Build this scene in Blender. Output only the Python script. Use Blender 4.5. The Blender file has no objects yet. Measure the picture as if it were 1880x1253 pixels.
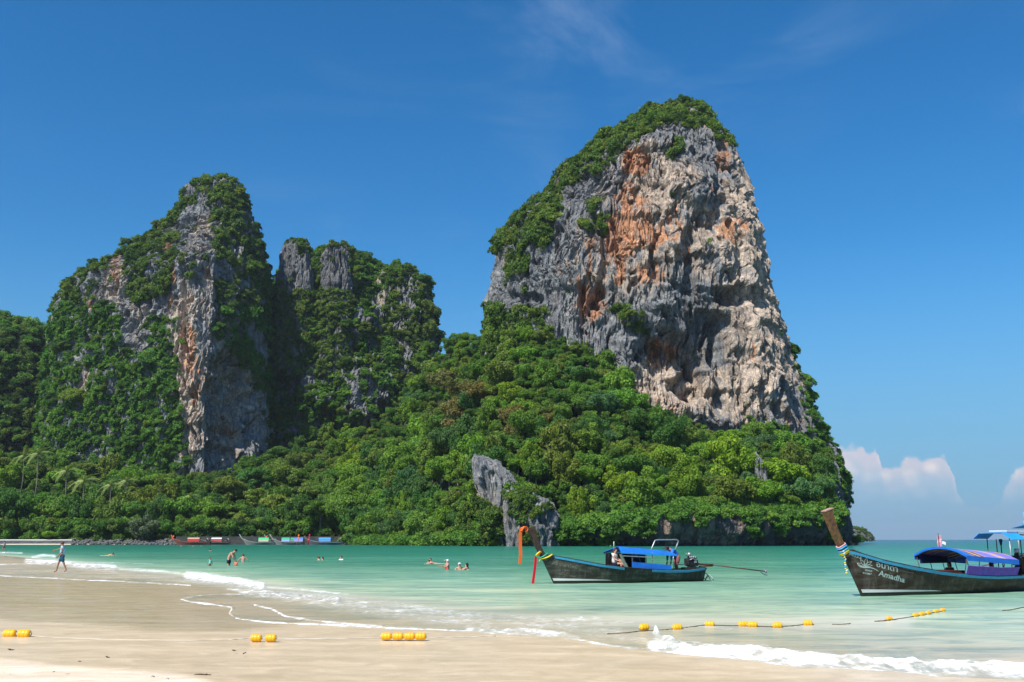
import bpy, bmesh, math, random
import numpy as np
from mathutils import Vector, Matrix, Euler

# ------------------------------------------------------------------ camera, sky, sun
SC = bpy.context.scene
COL = SC.collection
R = math.radians
FPX, CX, CY, HOR, CAMZ = 1828.0, 940.0, 626.5, 991.0, 1.8
PITCH = math.atan((HOR - CY) / FPX)
cam = bpy.data.cameras.new('camera'); camo = bpy.data.objects.new('camera', cam); COL.objects.link(camo)
camo.location = (0, 0, CAMZ); camo.rotation_euler = (math.pi / 2 + PITCH, 0, 0)
cam.sensor_width = 36; cam.lens = FPX * 36 / 1880; cam.clip_end = 60000; cam.clip_start = 0.1
SC.camera = camo
SC.render.resolution_x, SC.render.resolution_y = 1024, 682
SC.view_settings.view_transform = 'Standard'; SC.view_settings.look = 'None'
SC.view_settings.exposure = 0.5; SC.view_settings.gamma = 1
try: SC.view_settings.use_curve_mapping = False
except Exception: pass
SC.cycles.max_bounces = 6; SC.cycles.transparent_max_bounces = 12
SC.cycles.diffuse_bounces = 3; SC.cycles.glossy_bounces = 2; SC.cycles.transmission_bounces = 3
SC.cycles.volume_bounces = 0; SC.cycles.caustics_reflective = False; SC.cycles.caustics_refractive = False

SUN_EL = 50.0
SUN_H = Vector((-0.62, -0.78)).normalized()
SUN_AZ = math.atan2(SUN_H.x, SUN_H.y)           # clockwise from +Y
sunl = bpy.data.lights.new('sun', 'SUN'); sunl.energy = 4.6; sunl.angle = R(0.5); sunl.color = (1.0, 0.95, 0.87)
suno = bpy.data.objects.new('sun', sunl); COL.objects.link(suno)
sd = Vector((SUN_H.x * math.cos(R(SUN_EL)), SUN_H.y * math.cos(R(SUN_EL)), math.sin(R(SUN_EL))))
suno.rotation_euler = sd.to_track_quat('Z', 'Y').to_euler()

class NT:
    """small node-tree writer"""
    def __init__(s, tree): s.t = tree; s.n = tree.nodes; s.l = tree.links
    def node(s, typ, **kw):
        n = s.n.new(typ)
        for k, v in kw.items(): setattr(n, k, v)
        return n
    def put(s, sock, v):
        if v is None: return
        if isinstance(v, bpy.types.NodeSocket): s.l.new(v, sock)
        else: sock.default_value = v
    def math(s, op, a, b=None, c=None, clamp=False):
        n = s.node('ShaderNodeMath', operation=op); n.use_clamp = clamp
        s.put(n.inputs[0], a); s.put(n.inputs[1], b); s.put(n.inputs[2], c); return n.outputs[0]
    def mix(s, fac, a, b, blend='MIX'):
        n = s.node('ShaderNodeMix', data_type='RGBA', blend_type=blend)
        s.put(n.inputs['Factor'], fac)
        for k, v in ((6, a), (7, b)):
            if isinstance(v, tuple) and len(v) == 3: v = v + (1,)
            s.put(n.inputs[k], v)
        return n.outputs[2]
    def smooth(s, x, a, b, lo=0.0, hi=1.0):
        n = s.node('ShaderNodeMapRange', interpolation_type='SMOOTHSTEP')
        s.put(n.inputs[0], x); s.put(n.inputs[1], a); s.put(n.inputs[2], b); s.put(n.inputs[3], lo); s.put(n.inputs[4], hi)
        return n.outputs[0]
    def lin(s, x, a, b, lo=0.0, hi=1.0):
        n = s.node('ShaderNodeMapRange'); s.put(n.inputs[0], x); s.put(n.inputs[1], a); s.put(n.inputs[2], b); s.put(n.inputs[3], lo); s.put(n.inputs[4], hi)
        return n.outputs[0]
    def noise(s, vec, scale, detail=4, rough=0.55, dist=0.0, out=0):
        n = s.node('ShaderNodeTexNoise'); s.put(n.inputs['Vector'], vec); s.put(n.inputs['Scale'], scale)
        s.put(n.inputs['Detail'], detail); s.put(n.inputs['Roughness'], rough); s.put(n.inputs['Distortion'], dist)
        return n.outputs[out]
    def vor(s, vec, scale, feature='F1', smooth=None, out='Distance'):
        n = s.node('ShaderNodeTexVoronoi', feature=feature); s.put(n.inputs['Vector'], vec); s.put(n.inputs['Scale'], scale)
        if smooth is not None: s.put(n.inputs['Smoothness'], smooth)
        return n.outputs[out]
    def mapping(s, vec, scale=(1, 1, 1), loc=(0, 0, 0), rot=(0, 0, 0)):
        n = s.node('ShaderNodeMapping'); s.put(n.inputs[0], vec); s.put(n.inputs[1], loc); s.put(n.inputs[2], rot); s.put(n.inputs[3], scale)
        return n.outputs[0]
    def ramp(s, fac, stops, interp='LINEAR'):
        n = s.node('ShaderNodeValToRGB'); n.color_ramp.interpolation = interp; e = n.color_ramp.elements
        while len(e) < len(stops): e.new(0.5)
        for i, (p, c) in enumerate(stops):
            e[i].position = p; e[i].color = tuple(c) + (1,) if len(c) == 3 else c
        s.put(n.inputs[0], fac); return n.outputs[0]
    def attr(s, name, out='Fac', typ='GEOMETRY'):
        n = s.node('ShaderNodeAttribute', attribute_name=name, attribute_type=typ); return n.outputs[out]
    def bump(s, h, strength=0.5, dist=0.1, normal=None):
        n = s.node('ShaderNodeBump'); s.put(n.inputs['Strength'], strength); s.put(n.inputs['Distance'], dist)
        s.put(n.inputs['Height'], h); s.put(n.inputs['Normal'], normal); return n.outputs[0]

def material(name):
    m = bpy.data.materials.new(name); m.use_nodes = True; m.node_tree.nodes.clear()
    t = NT(m.node_tree); out = t.node('ShaderNodeOutputMaterial'); t.out = out
    return m, t
def principled(t, color, rough=0.6, spec=0.3, normal=None, metal=0.0, link=True):
    b = t.node('ShaderNodeBsdfPrincipled')
    if isinstance(color, tuple) and len(color) == 3: color += (1,)
    t.put(b.inputs['Base Color'], color); t.put(b.inputs['Roughness'], rough); t.put(b.inputs['Specular IOR Level'], spec)
    t.put(b.inputs['Metallic'], metal); t.put(b.inputs['Normal'], normal)
    if link: t.l.new(b.outputs[0], t.out.inputs[0])
    return b

# world: physical sky with thin cirrus and a bank of cumulus low over the sea
w = bpy.data.worlds.new('World'); SC.world = w; w.use_nodes = True; w.node_tree.nodes.clear()
t = NT(w.node_tree)
sky = t.node('ShaderNodeTexSky', sky_type='NISHITA'); sky.sun_disc = False
sky.sun_elevation = R(SUN_EL); sky.sun_rotation = SUN_AZ
sky.air_density = 1.0; sky.dust_density = 0.35; sky.ozone_density = 4.5; sky.altitude = 0
tc = t.node('ShaderNodeTexCoord'); sx = t.node('ShaderNodeSeparateXYZ'); t.l.new(tc.outputs['Generated'], sx.inputs[0])
el = t.math('MULTIPLY', t.math('ARCSINE', sx.outputs[2]), 57.2958)
az = t.math('MULTIPLY', t.math('ARCTAN2', sx.outputs[0], sx.outputs[1]), 57.2958)
cx = t.node('ShaderNodeCombineXYZ'); t.put(cx.inputs[0], az); t.put(cx.inputs[1], el); ae = cx.outputs[0]
hs = t.node('ShaderNodeHueSaturation'); t.put(hs.inputs['Saturation'], 1.30); t.put(hs.inputs['Value'], 0.98); t.l.new(sky.outputs[0], hs.inputs['Color'])
skyc = t.mix(1.0, hs.outputs[0], (0.70, 1.0, 1.03), 'MULTIPLY')
# thin high cirrus
n1 = t.noise(t.mapping(ae, (0.05, 0.14, 1), rot=(0, 0, 0.5)), 1.0, 8, 0.62, 1.2)
n2 = t.noise(t.mapping(ae, (0.035, 0.05, 1), loc=(3.3, 1.7, 0)), 1.0, 3, 0.5)
cir = t.math('MULTIPLY', t.smooth(n1, 0.44, 0.80), t.smooth(n2, 0.42, 0.66))
cir = t.math('MULTIPLY', cir, t.smooth(el, 1.0, 8.0))
skyc = t.mix(t.math('MULTIPLY', cir, 0.24), skyc, (3.6, 4.6, 6.0))
# low pale bank near the horizon
skyc = t.mix(t.smooth(el, 17.0, 0.5, 0.0, 0.85), skyc, (1.15, 2.55, 4.3))
# cumulus: outline of billows as a curve of azimuth, roughened with cells
azw = t.math('ADD', az, t.math('MULTIPLY', t.math('SUBTRACT', t.noise(ae, 0.9, 3), 0.5), 0.5))
fc = t.node('ShaderNodeFloatCurve'); cur = fc.mapping.curves[0]
def _az(px): return math.degrees(math.atan((px - CX) / (FPX / math.cos(PITCH)) ))
TOPS = [(1380, 0), (1440, 3.6), (1480, 4.7), (1520, 5.55), (1545, 5.5), (1570, 5.4), (1590, 5.45), (1603, 5.2), (1611, 5.2), (1619, 5.35), (1628, 4.3), (1640, 4.15), (1655, 4.3), (1668, 4.6), (1685, 4.75), (1720, 4.72), (1745, 4.7), (1756, 4.45), (1764, 2.6), (1800, 1.8), (1835, 2.2), (1855, 3.0), (1870, 3.6), (1900, 4.1), (1960, 4.3), (2040, 3.2), (2100, 1.0), (2200, 0)]
cur.points[0].location = (0, 0); cur.points[1].location = (1, 0)
for px, e in TOPS: cur.points.new((_az(px)) / 40.0, e * 0.95 / 8.0)
fc.mapping.update(); t.put(fc.inputs['Value'], t.math('DIVIDE', azw, 40.0))
top = t.math('MULTIPLY', fc.outputs[0], 8.0)
puff = t.math('MULTIPLY', t.vor(t.mapping(ae, (1, 1.1, 1)), 1.1, 'SMOOTH_F1', 0.4), -0.5)
puff2 = t.math('MULTIPLY', t.vor(ae, 3.0, 'SMOOTH_F1', 0.4), -0.28)
dd = t.math('SUBTRACT', t.math('ADD', t.math('ADD', top, 0.22), t.math('ADD', puff, puff2)), el)
edge = t.math('MULTIPLY', t.smooth(dd, -0.08, 0.30), t.smooth(top, 0.3, 1.4))
body = t.math('ADD', t.smooth(dd, 0.0, 2.6, 1.0, 0.45), t.math('MULTIPLY', t.math('SUBTRACT', t.noise(ae, 1.3, 5), 0.5), 0.6), clamp=True)
fade = t.smooth(t.math('ADD', el, t.math('MULTIPLY', t.math('SUBTRACT', t.noise(t.mapping(ae, (0.5, 1.6, 1)), 0.9, 4), 0.5), 1.2)), 0.9, 4.4, 0.0, 1.0)
cum = t.math('MULTIPLY', edge, t.math('MULTIPLY', body, fade))
shade = t.vor(t.mapping(ae, (1, 1.2, 1), loc=(0.25, -0.2, 0)), 1.1, 'SMOOTH_F1', 0.5)
ccol = t.mix(t.smooth(shade, 0.15, 0.6), (6.5, 5.7, 5.65), (4.7, 4.6, 5.2))
skyc = t.mix(t.math('MULTIPLY', cum, 0.92), skyc, ccol)
bg = t.node('ShaderNodeBackground'); t.l.new(skyc, bg.inputs[0]); bg.inputs[1].default_value = 0.10
wo = t.node('ShaderNodeOutputWorld'); t.l.new(bg.outputs[0], wo.inputs[0])
try: w.cycles.sampling_method = 'MANUAL'; w.cycles.sample_map_resolution = 512
except Exception: pass

# ------------------------------------------------------------------ tracing geometry
cp, sp = math.cos(PITCH), math.sin(PITCH)
def at(px, py, d):
    """the point at distance d (world Y) seen at photo pixel (px, py)"""
    px = np.asarray(px, float); py = np.asarray(py, float)
    a = (px - CX) / FPX; b = (CY - py) / FPX
    dy = cp - b * sp; dz = sp + b * cp
    k = d / dy
    return np.stack(np.broadcast_arrays(a * k, d + 0 * k, CAMZ + dz * k), -1)
def ground(px, py, z=0.0):
    px = np.asarray(px, float); py = np.asarray(py, float)
    a = (px - CX) / FPX; b = (CY - py) / FPX
    dy = cp - b * sp; dz = sp + b * cp
    k = (z - CAMZ) / dz
    return np.stack(np.broadcast_arrays(a * k, dy * k, z + 0 * k), -1)
def G(px, py, z=0.0): return Vector(ground(px, py, z).tolist())
def A(px, py, d): return Vector(at(px, py, d).tolist())
def trace(P):
    """where world points lie in the traced photo"""
    P = np.asarray(P, float); v = P - np.array([0, 0, CAMZ])
    f = v[..., 1] * cp + v[..., 2] * sp; u = -v[..., 1] * sp + v[..., 2] * cp
    return CX + FPX * v[..., 0] / f, CY - FPX * u / f

# ------------------------------------------------------------------ numpy noise
_r = np.random.RandomState(7); _perm = np.concatenate([_r.permutation(1024)] * 2)
_g = _r.normal(size=(1024, 3)); _g /= np.linalg.norm(_g, axis=1)[:, None]
def perlin(P):
    P = np.asarray(P, float); sh = P.shape[:-1]; P = P.reshape(-1, 3)
    i = np.floor(P).astype(np.int64); f = P - i; i &= 1023
    u = f * f * f * (f * (f * 6 - 15) + 10); res = 0
    for a in (0, 1):
        ha = _perm[(i[:, 0] + a) & 1023]; wa = u[:, 0] if a else 1 - u[:, 0]
        for b in (0, 1):
            hb = _perm[(ha + i[:, 1] + b) & 1023]; wb = wa * (u[:, 1] if b else 1 - u[:, 1])
            for c in (0, 1):
                g = _g[_perm[(hb + i[:, 2] + c) & 1023]]
                d = g[:, 0] * (f[:, 0] - a) + g[:, 1] * (f[:, 1] - b) + g[:, 2] * (f[:, 2] - c)
                res = res + d * wb * (u[:, 2] if c else 1 - u[:, 2])
    return (res * 1.5).reshape(sh)
def fbm(P, s, o=4, seed=0, gain=0.5):
    s = np.array(s if hasattr(s, '__len__') else (s, s, s), float); Q = np.asarray(P) / s + seed * 17.31; r = 0; a = 1; tot = 0
    for k in range(o): r = r + a * perlin(Q); tot += a; a *= gain; Q = Q * 2.03 + 5.2
    return r / tot
def ridge(P, s, o=3, seed=0):
    s = np.array(s if hasattr(s, '__len__') else (s, s, s), float); Q = np.asarray(P) / s + seed * 11.7; r = 0; a = 1; tot = 0
    for k in range(o): r = r + a * (1 - 2.2 * np.abs(perlin(Q))); tot += a; a *= 0.5; Q = Q * 2.1 + 3.1
    return r / tot
def sstep(x, a, b): t_ = np.clip((x - a) / (b - a), 0, 1); return t_ * t_ * (3 - 2 * t_)
def inpoly(x, y, poly):
    r = np.zeros(x.shape, bool); n = len(poly)
    for k in range(n):
        x1, y1 = poly[k]; x2, y2 = poly[(k + 1) % n]
        if y1 == y2: continue
        c = ((y1 > y) != (y2 > y)) & (x < (x2 - x1) * (y - y1) / (y2 - y1) + x1); r ^= c
    return r
def pdist(x, y, line, closed=False):
    d = np.full(x.shape, 1e9); n = len(line)
    for k in range(n if closed else n - 1):
        x1, y1 = line[k]; x2, y2 = line[(k + 1) % n]; dx, dy = x2 - x1, y2 - y1
        tt = np.clip(((x - x1) * dx + (y - y1) * dy) / (dx * dx + dy * dy + 1e-9), 0, 1)
        d = np.minimum(d, np.hypot(x - x1 - tt * dx, y - y1 - tt * dy))
    return d

# ------------------------------------------------------------------ object helpers
def mesh_np(name, V, F, smooth=True, uniform=True):
    V = np.ascontiguousarray(V, dtype=np.float32).reshape(-1, 3)
    me = bpy.data.meshes.new(name)
    F = np.ascontiguousarray(F, dtype=np.int32); k = F.shape[1]
    me.vertices.add(len(V)); me.vertices.foreach_set('co', V.ravel())
    me.loops.add(F.size); me.loops.foreach_set('vertex_index', F.ravel())
    me.polygons.add(len(F)); me.polygons.foreach_set('loop_start', np.arange(0, F.size, k, dtype=np.int32))
    me.polygons.foreach_set('loop_total', np.full(len(F), k, dtype=np.int32))
    me.polygons.foreach_set('use_smooth', np.full(len(F), smooth, dtype=bool))
    me.update(calc_edges=True); me.validate(); return me
def grid_faces(nr, nc, wrap=False):
    i = np.arange(nr - 1)[:, None]; j = np.arange(nc if wrap else nc - 1)[None, :]; j2 = (j + 1) % nc
    return np.stack([i * nc + j, i * nc + j2, (i + 1) * nc + j2, (i + 1) * nc + j], -1).reshape(-1, 4)
def fattr(me, name, vals):
    a = me.attributes.new(name, 'FLOAT', 'POINT'); a.data.foreach_set('value', np.ascontiguousarray(vals, np.float32).ravel())
def cattr(me, name, rgb):
    rgb = np.clip(np.asarray(rgb).reshape(-1, 3), 0, 1)
    a = me.color_attributes.new(name, 'FLOAT_COLOR', 'POINT'); a.data.foreach_set('color', np.concatenate([rgb, np.ones((len(rgb), 1))], 1).astype(np.float32).ravel())
def link(name, me, mat=None, parent=None, loc=None, rot=None):
    o = bpy.data.objects.new(name, me); COL.objects.link(o)
    if mat is not None and me is not None and len(me.materials) == 0: me.materials.append(mat)
    if parent is not None: o.parent = parent
    if loc is not None: o.location = loc
    if rot is not None: o.rotation_euler = rot
    return o
def tag(o, label=None, cat=None, group=None, kind=None):
    for k, v in (('label', label), ('category', cat), ('group', group), ('kind', kind)):
        if v: o[k] = v
    return o
def thing(name, label, cat, loc=(0, 0, 0), rz=0.0, group=None):
    o = link(name, None, loc=loc, rot=(0, 0, rz)); return tag(o, label, cat, group)
KIDS = {}
def kids_of(o): return [c for c in o.children]
def copy_tree(o, parent=None):
    c = o.copy(); COL.objects.link(c)
    if parent is not None: c.parent = parent; c.matrix_parent_inverse = o.matrix_parent_inverse
    for ch in kids_of(o): copy_tree(ch, c)
    return c
def simple(name, color, rough=0.6, spec=0.3, metal=0.0, var=0.12, scale=3.0, bump=0.0):
    m, t = material(name); tc = t.node('ShaderNodeTexCoord')
    n = t.noise(tc.outputs['Object'], scale, 5, 0.6)
    c = t.mix(1.0, tuple(color), t.ramp(n, [(0.25, (1 - var * 1.6,) * 3), (0.75, (1 + var,) * 3)]), 'MULTIPLY')
    nb = t.bump(t.noise(tc.outputs['Object'], scale * 4, 4), bump, 0.01) if bump else None
    principled(t, c, rough, spec, nb, metal); return m

# ------------------------------------------------------------------ rock
def rock_material(name, dark=1.0):
    m, t = material(name)
    geo = t.node('ShaderNodeNewGeometry'); P = geo.outputs['Position']
    base = t.attr('Col', 'Color')
    st = t.noise(t.mapping(P, (0.55, 0.55, 0.045)), 1.0, 7, 0.68, 0.6)
    fine = t.noise(P, 0.55, 8, 0.72)
    cr = t.vor(t.mapping(P, (0.3, 0.3, 0.16)), 1.0, 'DISTANCE_TO_EDGE')
    c = t.mix(1.0, base, t.ramp(st, [(0.30, (0.42, 0.43, 0.46)), (0.47, (0.9, 0.9, 0.9)), (0.56, (1.05, 1.03, 1.0)), (0.72, (1.5, 1.44, 1.38))]), 'MULTIPLY')
    c = t.mix(1.0, c, t.ramp(fine, [(0.28, (0.55, 0.54, 0.55)), (0.5, (1.0, 1.0, 1.0)), (0.72, (1.42, 1.4, 1.36))]), 'MULTIPLY')
    c = t.mix(t.smooth(cr, 0.05, 0.0, 0, 0.5), c, (0.05, 0.05, 0.05))
    h = t.math('ADD', t.math('MULTIPLY', st, 1.0), t.math('MULTIPLY', fine, 0.8))
    principled(t, c, 0.92, 0.15, t.bump(h, 1.0, 2.2)); return m
M_ROCK = rock_material('weathered_limestone')

GREY = np.array([0.265, 0.272, 0.28]); CREAM = np.array([0.57, 0.465, 0.375]); ORANGE = np.array([0.60, 0.275, 0.13]); BLACK = np.array([0.06, 0.066, 0.072])
BUFF = np.array([0.46, 0.375, 0.29]); SOIL = np.array([0.035, 0.05, 0.018])
def blob(x, y, items, warp=0):
    r = np.zeros(x.shape)
    for cx_, cy_, rx, ry, a in items:
        d = np.sqrt(((x - cx_) / rx) ** 2 + ((y - cy_) / ry) ** 2) + warp
        r = np.maximum(r, a * sstep(d, 1.35, 0.65))
    return r

class Cliff: pass
def build_cliff(name, outline, dmid, b, nx, nz, feats=(), color=None, apex=None, amp=1.0, power=2.6, seed=0, zbot=-3, nback=46, lean=0.0, top_round=0.75, vertical=1.0):
    """a free-standing rock mass: closed horizontal sections lofted up a traced outline, then broken up with flutes, ledges and caves"""
    o = np.array(outline, float)
    L = at(o[:, 1], o[:, 0], dmid); Rr = at(o[:, 2], o[:, 0], dmid); z = L[:, 2]
    order = np.argsort(z); z = z[order]; xl = L[order, 0]; xr = Rr[order, 0]
    zz = zbot + (z[-1] - zbot) * np.linspace(0, 1, nz) ** vertical
    xl = np.interp(zz, z, xl); xr = np.interp(zz, z, xr)
    xc = (xl + xr) / 2; a = np.maximum((xr - xl) / 2, 0.3)
    # round the very top
    bb = np.minimum(b, a * top_round + 1.0)
    q = np.linspace(-1, 1, nx); s = np.sin(q * math.pi / 2)
    prof = np.clip(1 - np.abs(s) ** power, 0, 1) ** (1 / power)
    S = np.broadcast_to(s, (nz, nx)); X = xc[:, None] + a[:, None] * S
    PR = np.broadcast_to(prof, (nz, nx)).copy()
    if apex is not None:
        ax = np.interp(zz, *apex(dmid))            # world x of the rib
        sa = np.clip((ax - xc) / a, -0.9, 0.9)[:, None]
        tent = np.where(S < sa, (S + 1) / (sa + 1), (1 - S) / (1 - sa))
        PR = PR * 0.45 + 0.55 * np.clip(tent, 0, 1) ** 0.85 * np.sqrt(np.clip(PR, 0, 1))
    Y = dmid - bb[:, None] * PR + lean * (zz[:, None])
    sbk = np.sin(np.linspace(1, -1, nback + 2)[1:-1] * math.pi / 2)
    Xb = xc[:, None] + a[:, None] * sbk; Yb = dmid + bb[:, None] * 0.8 * (np.clip(1 - np.abs(sbk) ** 2.2, 0, 1) ** 0.45)[None, :] + lean * (zz[:, None])
    X = np.concatenate([X, Xb], 1); Y = np.concatenate([Y, Yb], 1); Z = np.broadcast_to(zz[:, None], X.shape).copy()
    nc = X.shape[1]; P = np.stack([X, Y, Z], -1)
    Tc = np.roll(P, -1, 1) - np.roll(P, 1, 1); N = np.stack([-Tc[..., 1], Tc[..., 0], 0 * Tc[..., 0]], -1); N = -N
    N /= np.linalg.norm(N, axis=-1)[..., None] + 1e-9
    cen = np.stack([xc, np.full_like(xc, dmid)], -1)[:, None, :]
    sg = np.sign(((P[..., :2] - cen) * N[..., :2]).sum(-1)); sg[sg == 0] = 1; N *= np.where(np.abs(sg.mean()) > 0, np.sign(sg.mean()), 1)
    Q = P + seed * 31.0
    warp = np.stack([fbm(Q, 14, 2, 3), fbm(Q, 14, 2, 4), fbm(Q, 22, 2, 5)], -1) * 5
    W = Q + warp
    D = 3.8 * fbm(W, (26, 26, 48), 3, 1) - 2.2 * ridge(W, (9, 9, 44), 3, 2) + 1.7 * fbm(W, (4.5, 4.5, 16), 4, 6, 0.6) - 1.5 * ridge(W, (2.7, 2.7, 13), 3, 8) - 0.95 * ridge(W, (1.35, 1.35, 9), 2, 18) - 1.3 * sstep(np.abs(fbm(W, (5, 5, 40), 3, 22)), 0.05, 0.0)
    # overhanging ledges: slow bulge outward, abrupt undercut
    lz = (P[..., 2] + 7 * fbm(Q, (18, 18, 60), 2, 9)) / 13.0; fr = lz - np.floor(lz)
    D += 2.6 * (sstep(fr, 0.0, 0.16) * (1 - fr) - 0.3) * sstep(fbm(Q, (20, 20, 30), 2, 12), -0.1, 0.3)
    D += 0.8 * fbm(Q, (1.5, 1.5, 4.5), 2, 10)
    # hollows
    D -= 3.4 * sstep(fbm(W, (4.6, 4.6, 12), 3, 14), 0.17, 0.32)
    D *= amp
    px, py = trace(P)
    nzw = fbm(Q, 9, 3, 20) * 1.1
    for (cx_, cy_, rx, ry, dep) in feats:
        d = np.sqrt(((px - cx_) / rx) ** 2 + ((py - cy_) / ry) ** 2) + nzw * 0.85
        D += dep * sstep(d, 1.3, 0.55)
    edge = np.ones(nc); front = np.arange(nc) < nx
    taper = sstep(z[-1] - P[..., 2], 0, 10) * 0.5 + 0.5
    D *= taper
    P2 = P + N * D[..., None]
    P2[..., 2] += 1.2 * amp * fbm(Q, (7, 7, 7), 3, 16) * sstep(P[..., 2], 0, 8) + 4.5 * amp * ridge(Q, (5, 5, 30), 3, 19) * sstep(z[-1] - P[..., 2], 26, 4)
    F = grid_faces(nz, nc, wrap=True)
    V = P2.reshape(-1, 3)
    topc = P2[-1].mean(0) + np.array([0, 0, 1.0]); V = np.concatenate([V, topc[None]], 0)
    jj = np.arange(nc); capF = np.stack([(nz - 1) * nc + jj, (nz - 1) * nc + (jj + 1) % nc, np.full(nc, len(V) - 1), np.full(nc, len(V) - 1)], -1)
    # orientation: want outward normals
    me = mesh_np(name, V, F, smooth=False)
    bm = bmesh.new(); bm.from_mesh(me); bm.verts.ensure_lookup_table()
    tv = bm.verts[len(V) - 1]
    for k in range(nc):
        try: bm.faces.new((bm.verts[(nz - 1) * nc + k], bm.verts[(nz - 1) * nc + (k + 1) % nc], tv)).smooth = True
        except Exception: pass
    bm.to_mesh(me); bm.free()
    px2, py2 = trace(P2)
    c = Cliff(); c.P = P2; c.N = N; c.px = px2; c.py = py2; c.nx = nx; c.nc = nc; c.Q = Q; c.nz = nz
    rgb = color(c) if color else np.broadcast_to(GREY, P2.shape)
    rgbv = np.concatenate([rgb.reshape(-1, 3), rgb.reshape(-1, 3)[-1:]], 0)
    cattr(me, 'Col', rgbv)
    ob = link(name, me, M_ROCK); tag(ob, kind='structure')
    # true normals for planting
    dU = np.roll(P2, -1, 1) - np.roll(P2, 1, 1); dV = np.gradient(P2, axis=0); n3 = np.cross(dU, dV); n3 /= np.linalg.norm(n3, axis=-1)[..., None] + 1e-9
    n3 *= np.sign((n3 * N).sum(-1).mean()) or 1
    c.n3 = n3; c.ob = ob; return c
# ------------------------------------------------------------------ foliage sources
def leaf_material(name, src, base, translucent=0.35):
    """src: 'color' reads the object's own colour, 'random' varies between instances"""
    m, t = material(name); oi = t.node('ShaderNodeObjectInfo')
    geo = t.node('ShaderNodeNewGeometry')
    if src == 'color': c = oi.outputs['Color']
    else: c = t.ramp(oi.outputs['Random'], base)
    n = t.noise(geo.outputs['Position'], 0.33, 3, 0.6)
    c = t.mix(1.0, c, t.ramp(n, [(0.3, (0.62, 0.70, 0.66)), (0.5, (1, 1, 1)), (0.7, (1.3, 1.28, 1.05))]), 'MULTIPLY')
    n2 = t.noise(geo.outputs['Position'], 2.6, 2, 0.6)
    c = t.mix(1.0, c, t.ramp(n2, [(0.3, (0.7, 0.72, 0.7)), (0.7, (1.3, 1.26, 1.2))]), 'MULTIPLY')
    b = principled(t, c, 0.55, 0.25, link=False)
    tr = t.node('ShaderNodeBsdfTranslucent'); t.put(tr.inputs[0], t.mix(1.0, c, (1.15, 1.25, 0.5), 'MULTIPLY'))
    ms = t.node('ShaderNodeMixShader'); ms.inputs[0].default_value = translucent
    t.l.new(b.outputs[0], ms.inputs[1]); t.l.new(tr.outputs[0], ms.inputs[2]); t.l.new(ms.outputs[0], t.out.inputs[0]); return m
M_LEAF = leaf_material('broadleaf_foliage', 'color', None)
M_SCRUB = leaf_material('cliff_scrub_foliage', 'random', [(0.0, (0.06, 0.115, 0.025)), (0.35, (0.095, 0.175, 0.03)), (0.7, (0.13, 0.215, 0.035)), (1.0, (0.19, 0.24, 0.045))])
M_VINE = leaf_material('vine_foliage', 'random', [(0.0, (0.06, 0.155, 0.027)), (0.5, (0.10, 0.235, 0.033)), (1.0, (0.16, 0.29, 0.04))])
M_BARK = simple('pale_bark', (0.22, 0.19, 0.15), 0.85, 0.1, var=0.3, scale=4, bump=0.4)

def leaf_quads(C, Nrm, size, rs, stretch=1.7, jit=0.6):
    n = len(C); Nn = Nrm + rs.normal(size=(n, 3)) * jit; Nn /= np.linalg.norm(Nn, axis=1)[:, None]
    T = np.cross(Nn, rs.normal(size=(n, 3))); T /= np.linalg.norm(T, axis=1)[:, None] + 1e-9; B = np.cross(Nn, T)
    s = size * rs.uniform(0.6, 1.4, (n, 1))
    V = np.stack([C - T * s * stretch / 2, C + B * s / 2 - T * s * 0.1, C + T * s * stretch / 2 - Nn * s * 0.2, C - B * s / 2 - T * s * 0.1], 1)
    return V.reshape(-1, 3), np.arange(4 * n).reshape(n, 4)
def lobes_cloud(rs, lobes, nleaf, size, jit=0.6, up=0.0, inner=0.6):
    """leaves spread on and just inside the surface of ellipsoidal clumps (cx,cy,cz,rx,ry,rz)"""
    L = np.array(lobes); area = (L[:, 3] * L[:, 4] + L[:, 5] * L[:, 3]); k = rs.choice(len(L), nleaf, p=area / area.sum())
    d = rs.normal(size=(nleaf, 3)); d[:, 2] += up; d /= np.linalg.norm(d, axis=1)[:, None]
    rr = 1 - (1 - inner) * rs.uniform(0, 1, (nleaf, 1)) ** 2.2
    C = L[k, :3] + d * L[k, 3:6] * rr
    return leaf_quads(C, d / L[k, 3:6] * L[k, 3:6].mean(1)[:, None], size, rs, jit=jit)
def core_blob(rs, r, zc, zs):
    """dark twiggy heart of a crown: low icosphere"""
    bm = bmesh.new(); bmesh.ops.create_icosphere(bm, subdivisions=2, radius=1)
    for v in bm.verts:
        k = 1 + 0.25 * math.sin(v.co.x * 5 + 1) * math.cos(v.co.y * 4 + 2)
        v.co = Vector((v.co.x * r * k, v.co.y * r * k, zc + v.co.z * zs * k))
    V = np.array([v.co[:] for v in bm.verts]); F = [[l.index for l in f.verts] for f in bm.faces]; bm.free()
    return V, np.array([[a, b, c, c] for a, b, c in F])
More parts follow.
